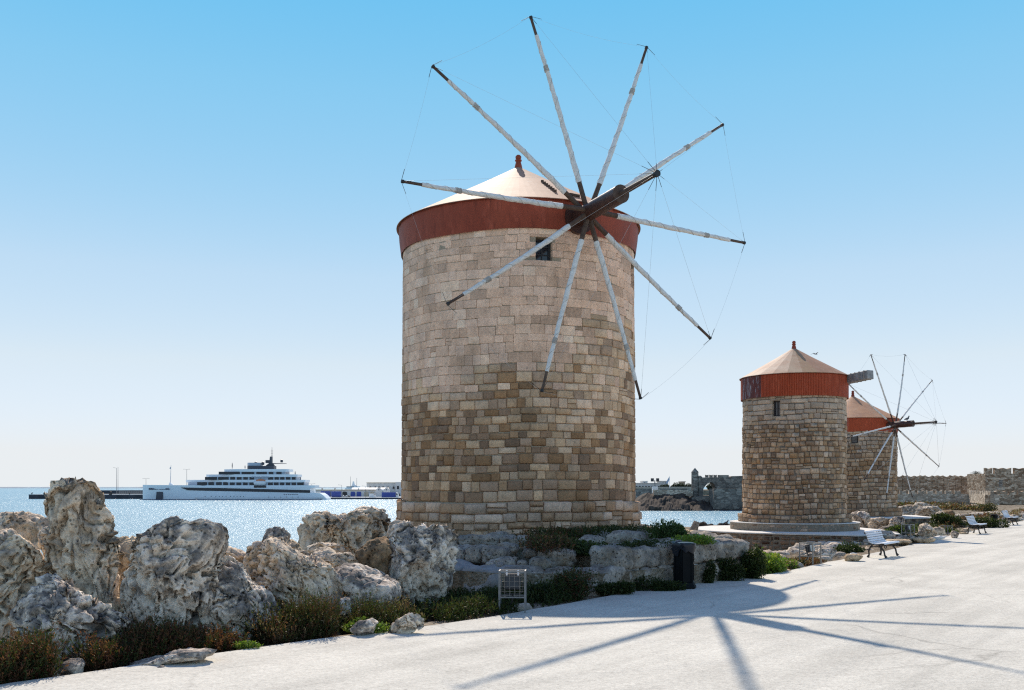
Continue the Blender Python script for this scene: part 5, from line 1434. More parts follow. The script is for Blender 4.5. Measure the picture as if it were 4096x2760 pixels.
def heath(name, label, u0, u1, s0, s1, n, hh, cols, seed, k=13, leaf=0.036, clump=0.55, lean=0.35, cat=None):
    g = np.random.default_rng(seed)
    B, s = edge_pts(u0, u1 + 400*(s1 > 5), s0, s1, n*(2 if s1 > 5 else 1), g)
    own = U0 + F*B[:, 0]/B[:, 1]; inside = (own > u0 - 80*(s1 < 5)) & (own < u1); B, s = B[inside], s[inside]; n = len(B)
    cl = fbm(np.column_stack([B[:, :2]*1.1, B[:, :1]*0+seed]), 3)
    keep = cl + g.random(n)*0.5 > -0.05 + clump*0.2
    B, cl, s = B[keep], cl[keep], s[keep]
    h = hh*(0.55 + 0.5*g.random(len(B)) + 0.9*cl)*np.clip(0.45 + (s-s0)/0.5, 0.45, 1); h = np.clip(h, 0.08, None)
    tone = fbm(np.column_stack([B[:, :2]*0.9, B[:, :1]*0+seed+5]), 3)
    parts = []
    half = tone + g.normal(size=len(B))*0.10 > 0
    for m_, cc in ((half, cols[0]), (~half, cols[1])):
        if m_.sum() > 3: parts.append(sprigs(B[m_], h[m_], cc, k, leaf, g, lean))
    o = link(name, npmesh(name, *join_parts(parts)), M_LEAF); tag(o, label, cat, kind='stuff'); return o
heath('heath', 'dense dark green and rusty heath at the lower left corner', -300, 310, 0.08, 1.0, 4200, 0.58, (GREEN, GREEN+RED), 301)
heath('heath', 'reddish brown heath below the big grey boulders', 400, 1130, 0.18, 1.7, 7800, 0.52, (GREEN+RED, RED+GREEN[:2]), 302)
heath('heath', 'mixed green and dry heath below the lichen boulder', 1080, 1480, 0.18, 2.6, 6000, 0.55, (GREEN, GREEN+RED+DRY), 303)
heath('heath', 'olive heath with tall dry stems near the block boulder', 1450, 1800, 0.15, 3.0, 5000, 0.52, (GREEN+DRY, GREEN), 304, lean=0.3)
heath('undergrowth', 'dark shaded undergrowth around the nearest wire cage', 1740, 2330, 0.12, 2.6, 4600, 0.30, (GREEN, GREEN[:2]), 305, leaf=0.045)
heath('heath', 'dry brown heath around the second wire cage', 3120, 3345, 0.20, 1.3, 2200, 0.17, (DRY+RED, GREEN+DRY), 306, leaf=0.05)
heath('heath', 'olive heath behind the flat rocks by the far cages', 3640, 3850, 1.5, 9.0, 5200, 0.40, (GREEN, GREEN+DRY), 307, leaf=0.085, k=9)
heath('heath', 'reddish heath mounds behind the second bench', 3760, 3970, 1.5, 10.0, 6500, 0.55, (GREEN+RED, RED+DRY), 308, leaf=0.10, k=9)
heath('heath', 'low heath beyond the third bench', 3940, 4110, 0.8, 8.0, 3200, 0.5, (GREEN+DRY, RED+DRY), 309, leaf=0.12, k=8)

def shrub(name, label, c, rad, n, leaf, cols, seed, narrow=0.5, stems=5, flat=True, cat='shrub', tall=None):
    g = np.random.default_rng(seed); c = Vector(c)
    r = empty(name, c, label, cat)
    parts = []
    for q in range(5):
        o = Vector((g.normal()*0.38*rad[0], g.normal()*0.38*rad[1], abs(g.normal())*0.25*rad[2] + rad[2]*0.35)); s = g.uniform(0.5, 0.8)
        parts.append(leaf_cloud((c.x+o.x, c.y+o.y, c.z+o.z), (rad[0]*s, rad[1]*s, rad[2]*s), n//5, leaf, cols, seed*7+q))
    V, Fa, C = join_parts(parts)
    if flat: V[:, 2] = np.maximum(V[:, 2], c.z-0.02+0.03*g.random(len(V)))
    if tall:
        B = np.column_stack([c.x+g.normal(size=tall)*rad[0]*0.5, c.y+g.normal(size=tall)*rad[1]*0.5, np.full(tall, c.z)])
        V, Fa, C = join_parts([(V, Fa, C), sprigs(B, rad[2]*(1.0+0.7*g.random(tall)), cols, 12, leaf*0.9, g, 0.22)])
    link('foliage', npmesh('foliage', V, Fa, C), M_LEAF, r)
    mb = MB()
    for q in range(stems):
        a = g.random()*6.28; tp = c + Vector((math.cos(a)*rad[0]*0.5, math.sin(a)*rad[1]*0.5, rad[2]*(0.5+0.4*g.random())))
        mb.tube([c + Vector((0, 0, -0.03)), (c+tp)/2 + Vector((0.02, 0, 0.03)), tp], [0.014, 0.010, 0.004], 5)
    mb.build('stems', M_STEM, r)
    return r
def on_pod(u, v, z): p = on_ground(u, v, z); return (p.x, p.y, z)
shrub('shrub', 'dark bushy shrub against the podium wall right of the wire cage', on_pod(2290, 2392, 0.0), (0.42, 0.34, 0.36), 4000, 0.05, GREEN+RED[:1], 401, tall=160)
shrub('shrub', 'dark green shrub close behind the wire cage', on_pod(2170, 2410, -0.05), (0.40, 0.3, 0.26), 3000, 0.055, GREEN, 402, tall=60)
shrub('shrub', 'brown dry heath bush on top of the podium', on_pod(2185, 2212, 0.70), (0.55, 0.9, 0.26), 3600, 0.055, GREEN+RED+DRY[:1], 403, tall=260)
shrub('shrub', 'low dark bush against the foot of the mill', on_pod(2230, 2160, 0.70), (0.8, 0.6, 0.22), 2800, 0.06, GREEN+RED, 404, tall=220)
shrub('shrub', 'dark green mat on the podium below the mill', on_pod(2440, 2155, 0.70), (1.5, 1.0, 0.22), 6000, 0.06, GREEN, 405, tall=80)
shrub('shrub', 'green weeds between the podium stones', on_pod(2330, 2225, 0.62), (0.55, 0.8, 0.26), 4200, 0.055, GREEN+[(0.07, 0.11, 0.03)], 406)
shrub('shrub', 'rounded leafy bush on the podium behind the litter bin', on_pod(2672, 2172, 0.72), (0.48, 0.5, 0.36), 5200, 0.065, [(0.06, 0.10, 0.03), (0.045, 0.08, 0.02), (0.08, 0.12, 0.04)], 407, tall=60)
shrub('shrub', 'yellow-green sunlit weeds on the podium edge behind the bin', on_pod(2772, 2175, 0.84), (0.42, 0.3, 0.12), 1500, 0.06, BRIGHT, 408)
shrub('shrub', 'low weeds in the podium corner left of the bin', on_pod(2590, 2190, 0.80), (0.6, 0.5, 0.12), 2600, 0.05, GREEN, 409)
shrub('shrub', 'dense dark rounded bush at the right end of the podium', on_pod(3008, 2312, 0.0), (0.30, 0.30, 0.48), 7000, 0.05, GREEN+[(0.06, 0.09, 0.02)], 410)
shrub('creeper', 'green creeper climbing the wall right of the bin', on_pod(2905, 2322, 0.0), (0.36, 0.14, 0.32), 4000, 0.05, GREEN, 411, cat='creeper')
shrub('creeper', 'small creeper in the wall joint beside the bin', on_pod(2838, 2332, 0.0), (0.14, 0.10, 0.30), 1800, 0.05, GREEN, 412, cat='creeper')
shrub('creeper', 'creeping weeds at the wall foot left of the bin', on_pod(2610, 2362, 0.0), (0.5, 0.14, 0.18), 2800, 0.05, GREEN, 413, cat='creeper')
shrub('creeper', 'spreading weeds at the wall foot in mid-shadow', on_pod(2470, 2378, 0.0), (0.36, 0.14, 0.18), 2600, 0.05, GREEN, 414, cat='creeper')
shrub('weeds', 'bright yellow-green leafy weeds in the sun beyond the podium', on_pod(3082, 2290, -0.05), (0.42, 0.55, 0.30), 5200, 0.08, BRIGHT, 415, cat='plant')
shrub('weeds', 'yellowish weeds next to the flat kerb stone', on_pod(3140, 2277, -0.05), (0.30, 0.35, 0.22), 2200, 0.06, BRIGHT+DRY, 416, cat='plant')
shrub('weeds', 'bright low weeds beside the small ribbed rock', on_pod(1478, 2530, 0.0), (0.26, 0.14, 0.12), 1600, 0.04, BRIGHT, 417, cat='plant')
shrub('weeds', 'small yellow-green weed at the path edge below the heath', on_pod(1000, 2592, 0.0), (0.20, 0.08, 0.06), 700, 0.03, BRIGHT, 418, cat='plant')
shrub('shrub', 'green bush in front of the third wire cage', on_pod(3625, 2142, -0.15), (0.9, 0.6, 0.36), 4200, 0.09, GREEN+BRIGHT[:1], 419)
shrub('shrub', 'dark green bush right of the far podium', W(3765, 2098, 52).to_tuple(), (0.8, 0.7, 0.38), 3600, 0.10, GREEN, 420)
shrub('shrub', 'low green bush between tan boulder and last cage', on_pod(3790, 2138, -0.1), (0.6, 0.4, 0.25), 2400, 0.08, GREEN+BRIGHT[:1], 421)
shrub('shrub', 'green bush by the foot of the far litter bin', W(3945, 2112, 50).to_tuple(), (0.9, 0.6, 0.4), 3000, 0.10, GREEN, 422)
shrub('shrub', 'dark shrub in the shadow behind the first bench', on_pod(3395, 2226, -0.2), (0.5, 0.5, 0.28), 3000, 0.07, GREEN[:3], 423)
shrub('shrub', 'dark shrub at the tip of the middle mill shadow', on_pod(3668, 2172, -0.05), (0.4, 0.35, 0.22), 2200, 0.07, GREEN[:3], 424)
shrub('shrub', 'olive bush below the fortress wall', W(3700, 2032, 130).to_tuple(), (4.0, 2.0, 0.55), 3000, 0.25, GREEN+DRY+RED, 425)
shrub('shrub', 'brown scrub below the sunlit fortress face', W(3830, 2040, 120).to_tuple(), (3.2, 2.0, 0.45), 2400, 0.25, GREEN+RED+DRY, 426)
shrub('shrub', 'round green bush at the corner of the fortress wall', W(3936, 2046, 135).to_tuple(), (1.2, 1.2, 0.8), 1800, 0.22, GREEN+DRY, 427)
# palm beyond the wall
pc = W(3904, 1896, 255); pr = empty('palm_tree', (pc.x, pc.y, -2), 'palm crown showing above the fortress curtain wall', 'palm tree')
MB().tube([(pc.x, pc.y, -2.5), (pc.x+0.1, pc.y, pc.z)], [0.35, 0.28], 8).build('trunk', M_STEM, pr)
g = np.random.default_rng(9)
for i in range(22):
    a = i*2.4; el = 0.2+0.9*g.random(); L = 1.7+0.3*g.random(); pts = []; mb = MB()
    for q in range(8):
        t = q/7; pts.append(Vector((pc.x + math.cos(a)*math.cos(el)*L*t, pc.y + math.sin(a)*math.cos(el)*L*t, pc.z + math.sin(el)*L*t - 0.9*t*t)))
    mb.tube(pts, [0.04-0.03*q/7 for q in range(8)], 4)
    sd = Vector((-math.sin(a), math.cos(a), 0))
    for q in range(1, 8):
        for s in (-1, 1): p = pts[q]; mb.add([p, p+sd*s*0.28+Vector((0, 0, -0.16))+(pts[q]-pts[q-1])*0.8, p+(pts[q]-pts[q-1])*0.4], [(0, 1, 2)])
    mb.build('frond', simple('palm_green', (0.05, 0.065, 0.035), 0.7) if i == 0 else bpy.data.materials['palm_green'], pr)

# ------------------------------------------------------------------ benches
BP = [(-0.335, 0.775), (-0.30, 0.755), (-0.275, 0.70), (-0.255, 0.635), (-0.235, 0.57), (-0.205, 0.51), (-0.16, 0.455), (-0.10, 0.425), (-0.02, 0.415), (0.07, 0.42), (0.16, 0.435), (0.235, 0.435), (0.27, 0.40)]
def make_bench(label, loc, rz):
    r = empty('bench', (0, 0, 0), label, 'bench', 'benches along the path')
    for s in (-1, 1):
        x = s*0.60
        fr = MB().tube([(x, y, z-0.03) for y, z in BP], 0.024, 6).build('side_frame', M_IRON, r, smooth=True)
        MB().tube([(x, -0.12, 0.40), (x, -0.20, 0.31), (x, -0.245, 0.2), (x, -0.235, 0.09), (x, -0.27, 0.012)], [0.022, 0.026, 0.026, 0.024, 0.045], 7).build('leg', M_IRON, fr, smooth=True)
        MB().tube([(x, 0.02, 0.40), (x, 0.12, 0.30), (x, 0.195, 0.2), (x, 0.215, 0.09), (x, 0.26, 0.012)], [0.022, 0.026, 0.026, 0.024, 0.045], 7).build('leg', M_IRON, fr, smooth=True)
        MB().tube([(x, -0.20, 0.31), (x, -0.10, 0.325), (x, 0.0, 0.335), (x, 0.10, 0.315)], 0.02, 6).build('arch_brace', M_IRON, fr, smooth=True)
        pts = [(x, 0.24+0.055*math.cos(a)*(1-a/14), 0.335+0.055*math.sin(a)*(1-a/14)) for a in np.linspace(1.6, 8, 16)]
        MB().tube(pts, 0.016, 5).build('front_scroll', M_IRON, fr, smooth=True)
        pts = [(x, -0.345+0.035*math.cos(a), 0.735+0.035*math.sin(a)) for a in np.linspace(1.2, 6.5, 12)]
        MB().tube(pts, 0.014, 5).build('back_scroll', M_IRON, fr, smooth=True)
    L = [0]
    for a, b in zip(BP[:-1], BP[1:]): L.append(L[-1]+math.dist(a, b))
    n = 12
    for i in range(n):
        s = L[-1]*(i+0.5)/n; y = np.interp(s, L, [p[0] for p in BP]); z = np.interp(s, L, [p[1] for p in BP])
        y2 = np.interp(s+0.01, L, [p[0] for p in BP]); z2_ = np.interp(s+0.01, L, [p[1] for p in BP]); t = math.atan2(z2_-z, y2-y)
        M_ = Matrix.Translation((0, y, z)) @ Matrix.Rotation(t, 4, 'X')
        MB().box((-0.75, -0.5*L[-1]/n+0.008, -0.008), (0.75, 0.5*L[-1]/n-0.008, 0.016)).build('slat', M_SLAT, r, M=M_, bevel=0.004)
    r.location = loc; r.rotation_euler = (0, 0, rz); return r
# local +y is the way the bench faces; adopt() stored identity offsets because the root stood at the origin
def bench_at(label, u, v, rz):
    p = on_ground(u, v); ax = Vector((math.cos(rz), math.sin(rz), 0))
    return make_bench(label, p, rz)
rzb = math.atan2(0.80, 0.60) + math.pi
bench_at('white slatted iron bench nearest the camera beside the middle mill podium', 3533, 2227, rzb)
bench_at('white slatted iron bench, second of three along the path', 3908, 2134.5, rzb)
bench_at('small distant slatted bench right of the far litter bin', 4042, 2099.5, rzb)

# ------------------------------------------------------------------ litter bins
def make_bin(label, p, w, h, rz, lid=True):
    r = empty('litter_bin', p, label, 'litter bin')
    hexa = lambda s, z, n=6: [(s*math.cos(rz+2*math.pi*k/n), s*math.sin(rz+2*math.pi*k/n), z) for k in range(n)]
    def loft(name, prof, mat, par):
        mb = MB(); V = []; n = 6
        for s, z in prof: V += [Vector(q)+p for q in hexa(s, z)]
        Fa = [(i*n+k, i*n+(k+1) % n, (i+1)*n+(k+1) % n, (i+1)*n+k) for i in range(len(prof)-1) for k in range(n)] + [tuple(reversed(range(n))), tuple(range((len(prof)-1)*n, len(prof)*n))]
        return mb.add(V, Fa).build(name, mat, par, bevel=0.006)
    loft('foot', [(w*0.66, 0.0), (w*0.66, 0.04), (w*0.60, 0.075), (w*0.53, 0.13)], M_BIN, r)
    body = loft('body', [(w*0.50, 0.131), (w*0.50, h*0.86)], M_BIN, r)
    for k in range(6):
        a0, a1 = rz+2*math.pi*k/6, rz+2*math.pi*(k+1)/6; s = w*0.5
        A, B = Vector((s*math.cos(a0), s*math.sin(a0), 0))+p, Vector((s*math.cos(a1), s*math.sin(a1), 0))+p
        o = ((A+B)/2-p); o.z = 0; o.normalize(); t = (B-A)
        for f0 in (0.0, 0.88): MB().bar(A+t*(f0+0.06)+Vector((0, 0, 0.15))+o*0.004, A+t*(f0+0.06)+Vector((0, 0, h*0.84))+o*0.004, 0.03, 0.022, o).build('panel_rib', M_BIN, body)
    if lid:
        loft('rim', [(w*0.54, h*0.861), (w*0.60, h*0.92), (w*0.60, h*0.95)], M_BIN, r)
        V = []; n = 24
        g = random.Random(3)
        for (s, z) in ((0.585, 0.80), (0.63, 0.90), (0.645, 0.965), (0.60, 0.985), (0.50, 0.975)):
            for k in range(n):
                a = 2*math.pi*k/n; q = w*s*(0.93+0.06*math.cos(6*(a-rz)))*(1+0.03*g.gauss(0, 1)); zz = h*z + (0.05*g.gauss(0, 1) if s == 0.585 else 0.01*g.gauss(0, 1)) + 0.02*math.cos(a-2.6)
                V.append(p + Vector((q*math.cos(a), q*math.sin(a), zz)))
        Fa = [(i*n+k, i*n+(k+1) % n, (i+1)*n+(k+1) % n, (i+1)*n+k) for i in range(4) for k in range(n)]
        MB().add(V, Fa).build('bin_bag', M_BAG, r, smooth=True)
        MB().lathe(p, [(w*0.49, h*0.962), (w*0.47, h*0.985), (0.01, h*0.99)], 18).build('bag_mouth', M_BAG, r)
        lk = p + Vector((w*0.47*math.cos(-0.6), w*0.47*math.sin(-0.6), h*0.55))
        MB().tube([lk, lk + Vector((0.02, -0.012, 0))], 0.03, 10).build('lock', M_IRON, body)
    else:
        loft('rim', [(w*0.54, h*0.87), (w*0.56, h*0.94), (w*0.54, h)], M_BIN, r)
    return r
make_bin('tall black hexagonal litter bin with bag beside the podium wall', on_ground(2735, 2352), 0.43, 0.96, 0.25)
make_bin('small dark litter bin between second and third bench', on_ground(3976, 2105), 0.34, 0.64, 0.4, False)

# ------------------------------------------------------------------ floodlight cages
def make_cage(label, p, w, dep, z0, z1, rz, mat, lamp=True, step=0.085, wires=True, nice=False):
    r = empty('floodlight_cage', p, label, 'floodlight')
    M_ = Matrix.Translation(p) @ Matrix.Rotation(rz, 4, 'Z'); hx, hy, b = w/2, dep/2, 0.022
    for sx in (-1, 1):
        for sy in (-1, 1):
            MB().bar((sx*hx, sy*hy, 0), (sx*hx, sy*hy, z1), b*1.3).build('leg', mat, r, M=M_)
    for z in (z0, z1):
        for s in (-1, 1):
            MB().bar((-hx+b*0.7, s*hy, z-b*0.6), (hx-b*0.7, s*hy, z-b*0.6), b).build('rail', mat, r, M=M_)
            MB().bar((s*hx, -hy+b*0.7, z-b*0.6), (s*hx, hy-b*0.7, z-b*0.6), b).build('rail', mat, r, M=M_)
    if wires:
        mb = MB()
        for s in (-1, 1):
            x = -hx+step
            while x < hx-0.02: mb.bar((x, s*hy*0.96, z0), (x, s*hy*0.96, z1-b), 0.0028); x += step
            y = -hy+step
            while y < hy-0.02: mb.bar((s*hx*0.97, y, z0), (s*hx*0.97, y, z1-b), 0.0028); y += step
            z = z0+step
            while z < z1-0.03:
                mb.bar((-hx, s*hy*0.955, z), (hx, s*hy*0.955, z), 0.0028); mb.bar((s*hx*0.965, -hy, z), (s*hx*0.965, hy, z), 0.0028); z += step
        x = -hx+step
        while x < hx-0.02: mb.bar((x, -hy, z1-b), (x, hy, z1-b), 0.0028); x += step
        mb.build('wire_mesh', M_RUSTY, r, M=M_)
    if lamp:
        zm = (z0+z1)/2+0.02; lw, lh = w*0.62, (z1-z0)*0.62
        T_l = M_ @ Matrix.Translation((0, 0.0, zm)) @ Matrix.Rotation(-0.22, 4, 'X')
        la = MB().box((-lw/2, -0.06, -lh/2), (lw/2, 0.08, lh/2)).build('floodlight', M_LAMP, r, M=T_l, bevel=0.015)
        MB().box((-lw/2+0.03, -0.072, -lh/2+0.03), (lw/2-0.03, -0.06, lh/2-0.03)).build('lamp_glass' if not nice else 'lamp_back', M_LAMPGLASS if not nice else M_LAMP, la, M=T_l)
        MB().tube([M_ @ Vector(q) for q in ((-lw/2-0.03, 0, zm), (-lw/2-0.03, 0, z0+0.06), (-lw/2+0.05, 0, z0+0.025), (lw/2-0.05, 0, z0+0.025), (lw/2+0.03, 0, z0+0.06), (lw/2+0.03, 0, zm))], 0.012, 6).build('bracket', M_CHAIN, la)
        if nice:
            for s in (-1, 1): MB().box((s*lw*0.36-0.014, -0.085, lh/2-0.04), (s*lw*0.36+0.014, -0.073, lh/2+0.05)).build('clip', M_WHITE, la, M=T_l)
        MB().tube([M_ @ Vector(q) for q in ((0, 0.05, z0+0.02), (-0.02, 0.1, z0*0.5), (-0.15, 0.2, 0.0))], 0.014, 6).build('cable', M_CHAIN, r)
    return r
p1 = (on_ground(1995, 2453) + on_ground(2096, 2450))/2 + Vector((0.02, 0.16, 0))
make_cage('grey steel wire cage with floodlight in the near shadow at the path edge', p1, 0.43, 0.30, 0.27, 0.70, -0.05, M_GALV, True, nice=True)
p2 = on_ground(3247, 2258) + Vector((0.05, 0.30, 0))
make_cage('rusty open wire cage with lamp in front of the middle mill podium', p2, 0.40, 0.40, 0.22, 0.58, 0.72, M_RUSTY)
p3 = W(3632, 2142, 39.5)
make_cage('tan lamp cage among green bushes beyond the first bench', p3, 0.36, 0.36, 0.12, 0.46, 0.75, M_RUSTY, step=0.12)
p4 = W(3785, 2140, 43.5)
make_cage('pale empty cage frame left of the second bench', p4, 0.36, 0.36, 0.10, 0.42, 0.6, M_GALV, False, wires=False)
q = [on_ground(3404, 2230), on_ground(3406, 2222) + Vector((0, 0, 0.10)), on_ground(3416, 2220) + Vector((0.0, 0, 0.13)), on_ground(3428, 2222) + Vector((0.1, 0, 0.10))]
q[1].y = q[2].y = q[3].y = q[0].y + 0.1; q[1].x = q[0].x+0.02; q[2].x = q[0].x+0.09; q[3].x = q[0].x+0.2
o = MB().tube([q[0]-Vector((0, 0, 0.1))]+q, 0.02, 8).build('conduit', M_WHITE, smooth=True); tag(o, 'bent white conduit pipe at the path edge left of the first bench', 'pipe')

# ------------------------------------------------------------------ birds
def bird(label, p, s, heading, flying=False):
    r = empty('bird', p, label, 'bird'); m_ = simple('bird_grey', (0.10, 0.10, 0.11), 0.8) if 'bird_grey' not in bpy.data.materials else bpy.data.materials['bird_grey']
    f = Vector((math.cos(heading), math.sin(heading), 0)); up = Vector((0, 0, 1))
    if flying:
        MB().tube([p-f*0.28*s, p-f*0.1*s, p+f*0.1*s, p+f*0.22*s, p+f*0.3*s], [0.02*s, 0.06*s, 0.07*s, 0.045*s, 0.008*s], 8).build('body', m_, r, smooth=True)
        sd = f.cross(up)
        for k in (-1, 1):
            a = p+sd*k*0.05*s; b = p+sd*k*0.4*s+up*0.16*s+f*0.05*s; c = p+sd*k*0.8*s+up*0.02*s-f*0.15*s
            MB().tube([a, b, c], [0.05*s, 0.035*s, 0.006*s], 5).build('wing', m_, r)
    else:
        b = p + up*0.12*s
        MB().tube([b-f*0.22*s-up*0.06*s, b-f*0.1*s-up*0.02*s, b, b+f*0.1*s+up*0.05*s, b+f*0.13*s+up*0.13*s, b+f*0.16*s+up*0.17*s, b+f*0.23*s+up*0.165*s], [0.02*s, 0.05*s, 0.075*s, 0.06*s, 0.035*s, 0.038*s, 0.006*s], 8).build('body', m_, r, smooth=True)
        for k in (-1, 1):
            sd = f.cross(up)*k*0.025*s
            MB().tube([b+sd-up*0.05*s, p+sd], 0.008*s, 5).build('leg', m_, r)
bird('pigeon perched on the shaft of the far mill', hub3 + n3*0.75 + Vector((0, 0, 0.20)), 1.0, 0.4)
bird('dark bird standing on the sea rock in the gap', W(2905, 2096, 60), 0.8, 0.2)
bird('gull flying above the middle mill roof', W(3262, 1416, 60), 0.5, 0.3, True)
# ------------------------------------------------------------------ cruise yacht
DS = 578.0
def SX(px): return (560 + px*0.3352 - U0)/F*DS
def SZ(py): return H - (1770 + py*0.3352 - V0)/F*DS
M_SHIP = simple('ship_white', (0.80, 0.82, 0.84), 0.35, 0, 0.03, 0.2)
M_SHIPGLASS = simple('ship_dark_glass', (0.022, 0.024, 0.032), 0.3, 0, 0.3, 0.5, 0.4)
M_NAVY = simple('navy_paint', (0.02, 0.03, 0.08), 0.4)
M_SHIPGREY = simple('mast_grey', (0.07, 0.07, 0.085), 0.5)
M_ORANGE = simple('lifeboat_orange', (0.62, 0.24, 0.12), 0.5)
ship = empty('cruise_yacht', (SX(1100), DS, SEA), 'long white multi-deck cruise yacht moored at the harbour quay', 'ship')
st_ = [(35, 505, 0.15, 0.3), (60, 505, 0.7, 1.2), (120, 506, 1.8, 3.0), (220, 507, 3.4, 5.0), (340, 508, 5.0, 6.8), (480, 509, 6.6, 7.6), (620, 510, 7.4, 8.0), (760, 511, 7.9, 8.1), (1000, 540, 8.0, 8.1), (1500, 540, 8.0, 8.1), (2060, 541, 8.0, 8.0), (2066, 601, 8.0, 8.0), (2175, 601, 7.8, 7.8), (2215, 628, 7.5, 7.4), (2250, 664, 7.2, 7.0), (2257, 684, 7.0, 6.6)]
V = []; Fa = []
for px, py, bw, bd in st_:
    z0_, z1_ = SEA-1.0, SZ(py); x = SX(px)
    for s in (-1, 1):
        for q in range(5):
            t = q/4; b = bw + (bd-bw)*t**1.3; V.append((x, DS + s*b, z0_ + (z1_-z0_)*t))
m_ = 10
for i in range(len(st_)-1):
    for k in range(4):
        Fa.append((i*m_+k, (i+1)*m_+k, (i+1)*m_+k+1, i*m_+k+1)); Fa.append((i*m_+5+k, i*m_+6+k, (i+1)*m_+6+k, (i+1)*m_+5+k))
    Fa.append((i*m_+4, (i+1)*m_+4, (i+1)*m_+9, i*m_+9))
Fa.append((0, 1, 2, 3)); Fa = [f for f in Fa if len(f) == 4]
Fa.append((0, 4, 9, 5)); e = (len(st_)-1)*m_; Fa.append((e, e+5, e+9, e+4))
hull = link('hull', npmesh('hull', V, [f for f in Fa]), M_SHIP, ship)
yf = lambda b: DS - b
MB().box((SX(60), yf(8.13), SEA-0.5), (SX(2200), yf(7.0), SZ(676))).build('waterline_stripe', M_NAVY, hull)
MB().box((SX(700), yf(8.12), SZ(662)), (SX(2225), yf(7.9), SZ(659.5))).build('pinstripe', M_NAVY, hull)
MB().prism([(SX(540), SZ(537)), (SX(620), SZ(568)), (SX(760), SZ(574)), (SX(2064), SZ(600)), (SX(2064), SZ(568)), (SX(1000), SZ(543))], yf(8.16), yf(7.5)).build('window_band', M_SHIPGLASS, hull)
bdoor = [(238, 588), (316, 588), (305, 686), (228, 686)]
MB().prism([(SX(a), SZ(b)) for a, b in bdoor], yf(5.6), yf(4.2)).build('shell_door', M_SHIPGREY, hull)
for px in (828, 900, 955, 995, 1033, 1075, 1128, 1167, 1205, 1243, 1282, 1577, 1647, 1717, 1787, 1855, 1922):
    z = SZ(641 if px < 1400 else 649); MB().tube([(SX(px), yf(8.13), z), (SX(px), yf(7.95), z)], 0.22, 10).build('porthole', M_SHIPGLASS, hull)
for k in range(7):
    x = SX(1752+k*25); MB().box((x, yf(8.14), SZ(620)), (x+0.85, yf(7.9), SZ(614))).build('vent', M_NAVY, hull)
def deck_plan(x0, x1, b, nose, tail=2.0):
    p = [(x0, 0)]
    n = 8
    for i in range(1, n+1): p.append((x0+nose*i/n, -b*math.sin(math.pi/2*i/n)))
    p += [(x1-tail, -b), (x1, -b*0.8)]
    return [(x, DS+y) for x, y in p] + [(x, DS-y) for x, y in reversed(p[1:])]
def slab(name, px0, px1, py0, py1, b, nose, par, mat=M_SHIP):
    return MB().prism(deck_plan(SX(px0), SX(px1), b, nose), SZ(py1), SZ(py0), 'z').build(name, mat, par)
def glazed(px0, px1, py0, py1, b, nose, wins, par, cut=None):
    w = slab('deckhouse', px0, px1, py0, py1, b-0.25, nose, par, M_SHIPGREY2)
    for a, c in wins: MB().box((SX(a), yf(b-0.18), SZ(py1)), (SX(c), yf(b-0.6), SZ(py0))).build('window', M_SHIPGLASS, w)
M_SHIPGREY2 = simple('deckhouse_grey', (0.42, 0.46, 0.52), 0.5)
slab('deck', 540, 2112, 511, 541, 8.25, 20, ship)
glazed(570, 1990, 473, 512, 7.6, 16, [(730, 845), (862, 930), (953, 1020), (1036, 1094), (1115, 1172), (1192, 1250), (1270, 1325), (1345, 1400), (1565, 1622), (1634, 1690), (1706, 1757), (1775, 1827), (1842, 1895), (1908, 1986)], ship)
slab('deck', 548, 2000, 446, 476, 7.9, 34, ship)
glazed(805, 1893, 412, 447, 7.3, 9, [(820, 960), (975, 1100), (1118, 1175), (1195, 1252), (1272, 1325), (1345, 1400), (1565, 1624), (1640, 1692), (1706, 1757), (1775, 1827), (1845, 1888)], ship)
slab('deck', 790, 1906, 382, 413, 7.6, 26, ship)
glazed(950, 1760, 350, 383, 7.0, 9, [(980, 1230), (1250, 1400), (1424, 1548), (1570, 1625), (1660, 1722)], ship)
slab('deck', 1005, 1802, 320, 351, 7.2, 14, ship)
slab('funnel_house', 1280, 1612, 280, 321, 4.0, 2, ship, M_SHIPGREY)
slab('screen', 1282, 1450, 242, 279, 3.6, 2, ship, M_SHIPGREY2)
mst = MB().prism([(SX(1500), SZ(281)), (SX(1610), SZ(281)), (SX(1590), SZ(255)), (SX(1745), SZ(255)), (SX(1745), SZ(250)), (SX(1578), SZ(246)), (SX(1578), SZ(168)), (SX(1556), SZ(168)), (SX(1546), SZ(245))], DS-1.2, DS+1.2).build('mast', M_SHIPGREY, ship)
MB().tube([(SX(1575), DS, SZ(170)), (SX(1575), DS, SZ(55))], [0.2, 0.08], 6).build('antenna', M_SHIPGREY, mst)
for py in (92, 112, 134, 160): MB().box((SX(1562), DS-0.1, SZ(py)-0.06), (SX(1588), DS+0.1, SZ(py)+0.06)).build('crosstree', M_SHIPGREY, mst)
MB().box((SX(1502), DS-1, SZ(246)), (SX(1545), DS+1, SZ(210))).build('radar_mount', M_SHIPGREY, mst)
for px, py, r_ in ((1393, 250, 0.95), (1477, 250, 0.95), (1700, 222, 0.85)):
    MB().lathe((SX(px), DS-2.0, 0), [(r_*0.8, SZ(py)-r_), (r_, SZ(py)), (r_*0.8, SZ(py)+r_*0.8), (0.05, SZ(py)+r_*1.15)], 12).build('radome', M_SHIPGREY, ship, smooth=True)
lb = MB().tube([(SX(1400), yf(8.2), SZ(490)), (SX(1412), yf(8.2), SZ(485)), (SX(1470), yf(8.2), SZ(485)), (SX(1528), yf(8.2), SZ(485)), (SX(1545), yf(8.2), SZ(478))], [0.3, 1.2, 1.5, 1.35, 0.3], 10).build('lifeboat', M_WHITE, ship, smooth=True)
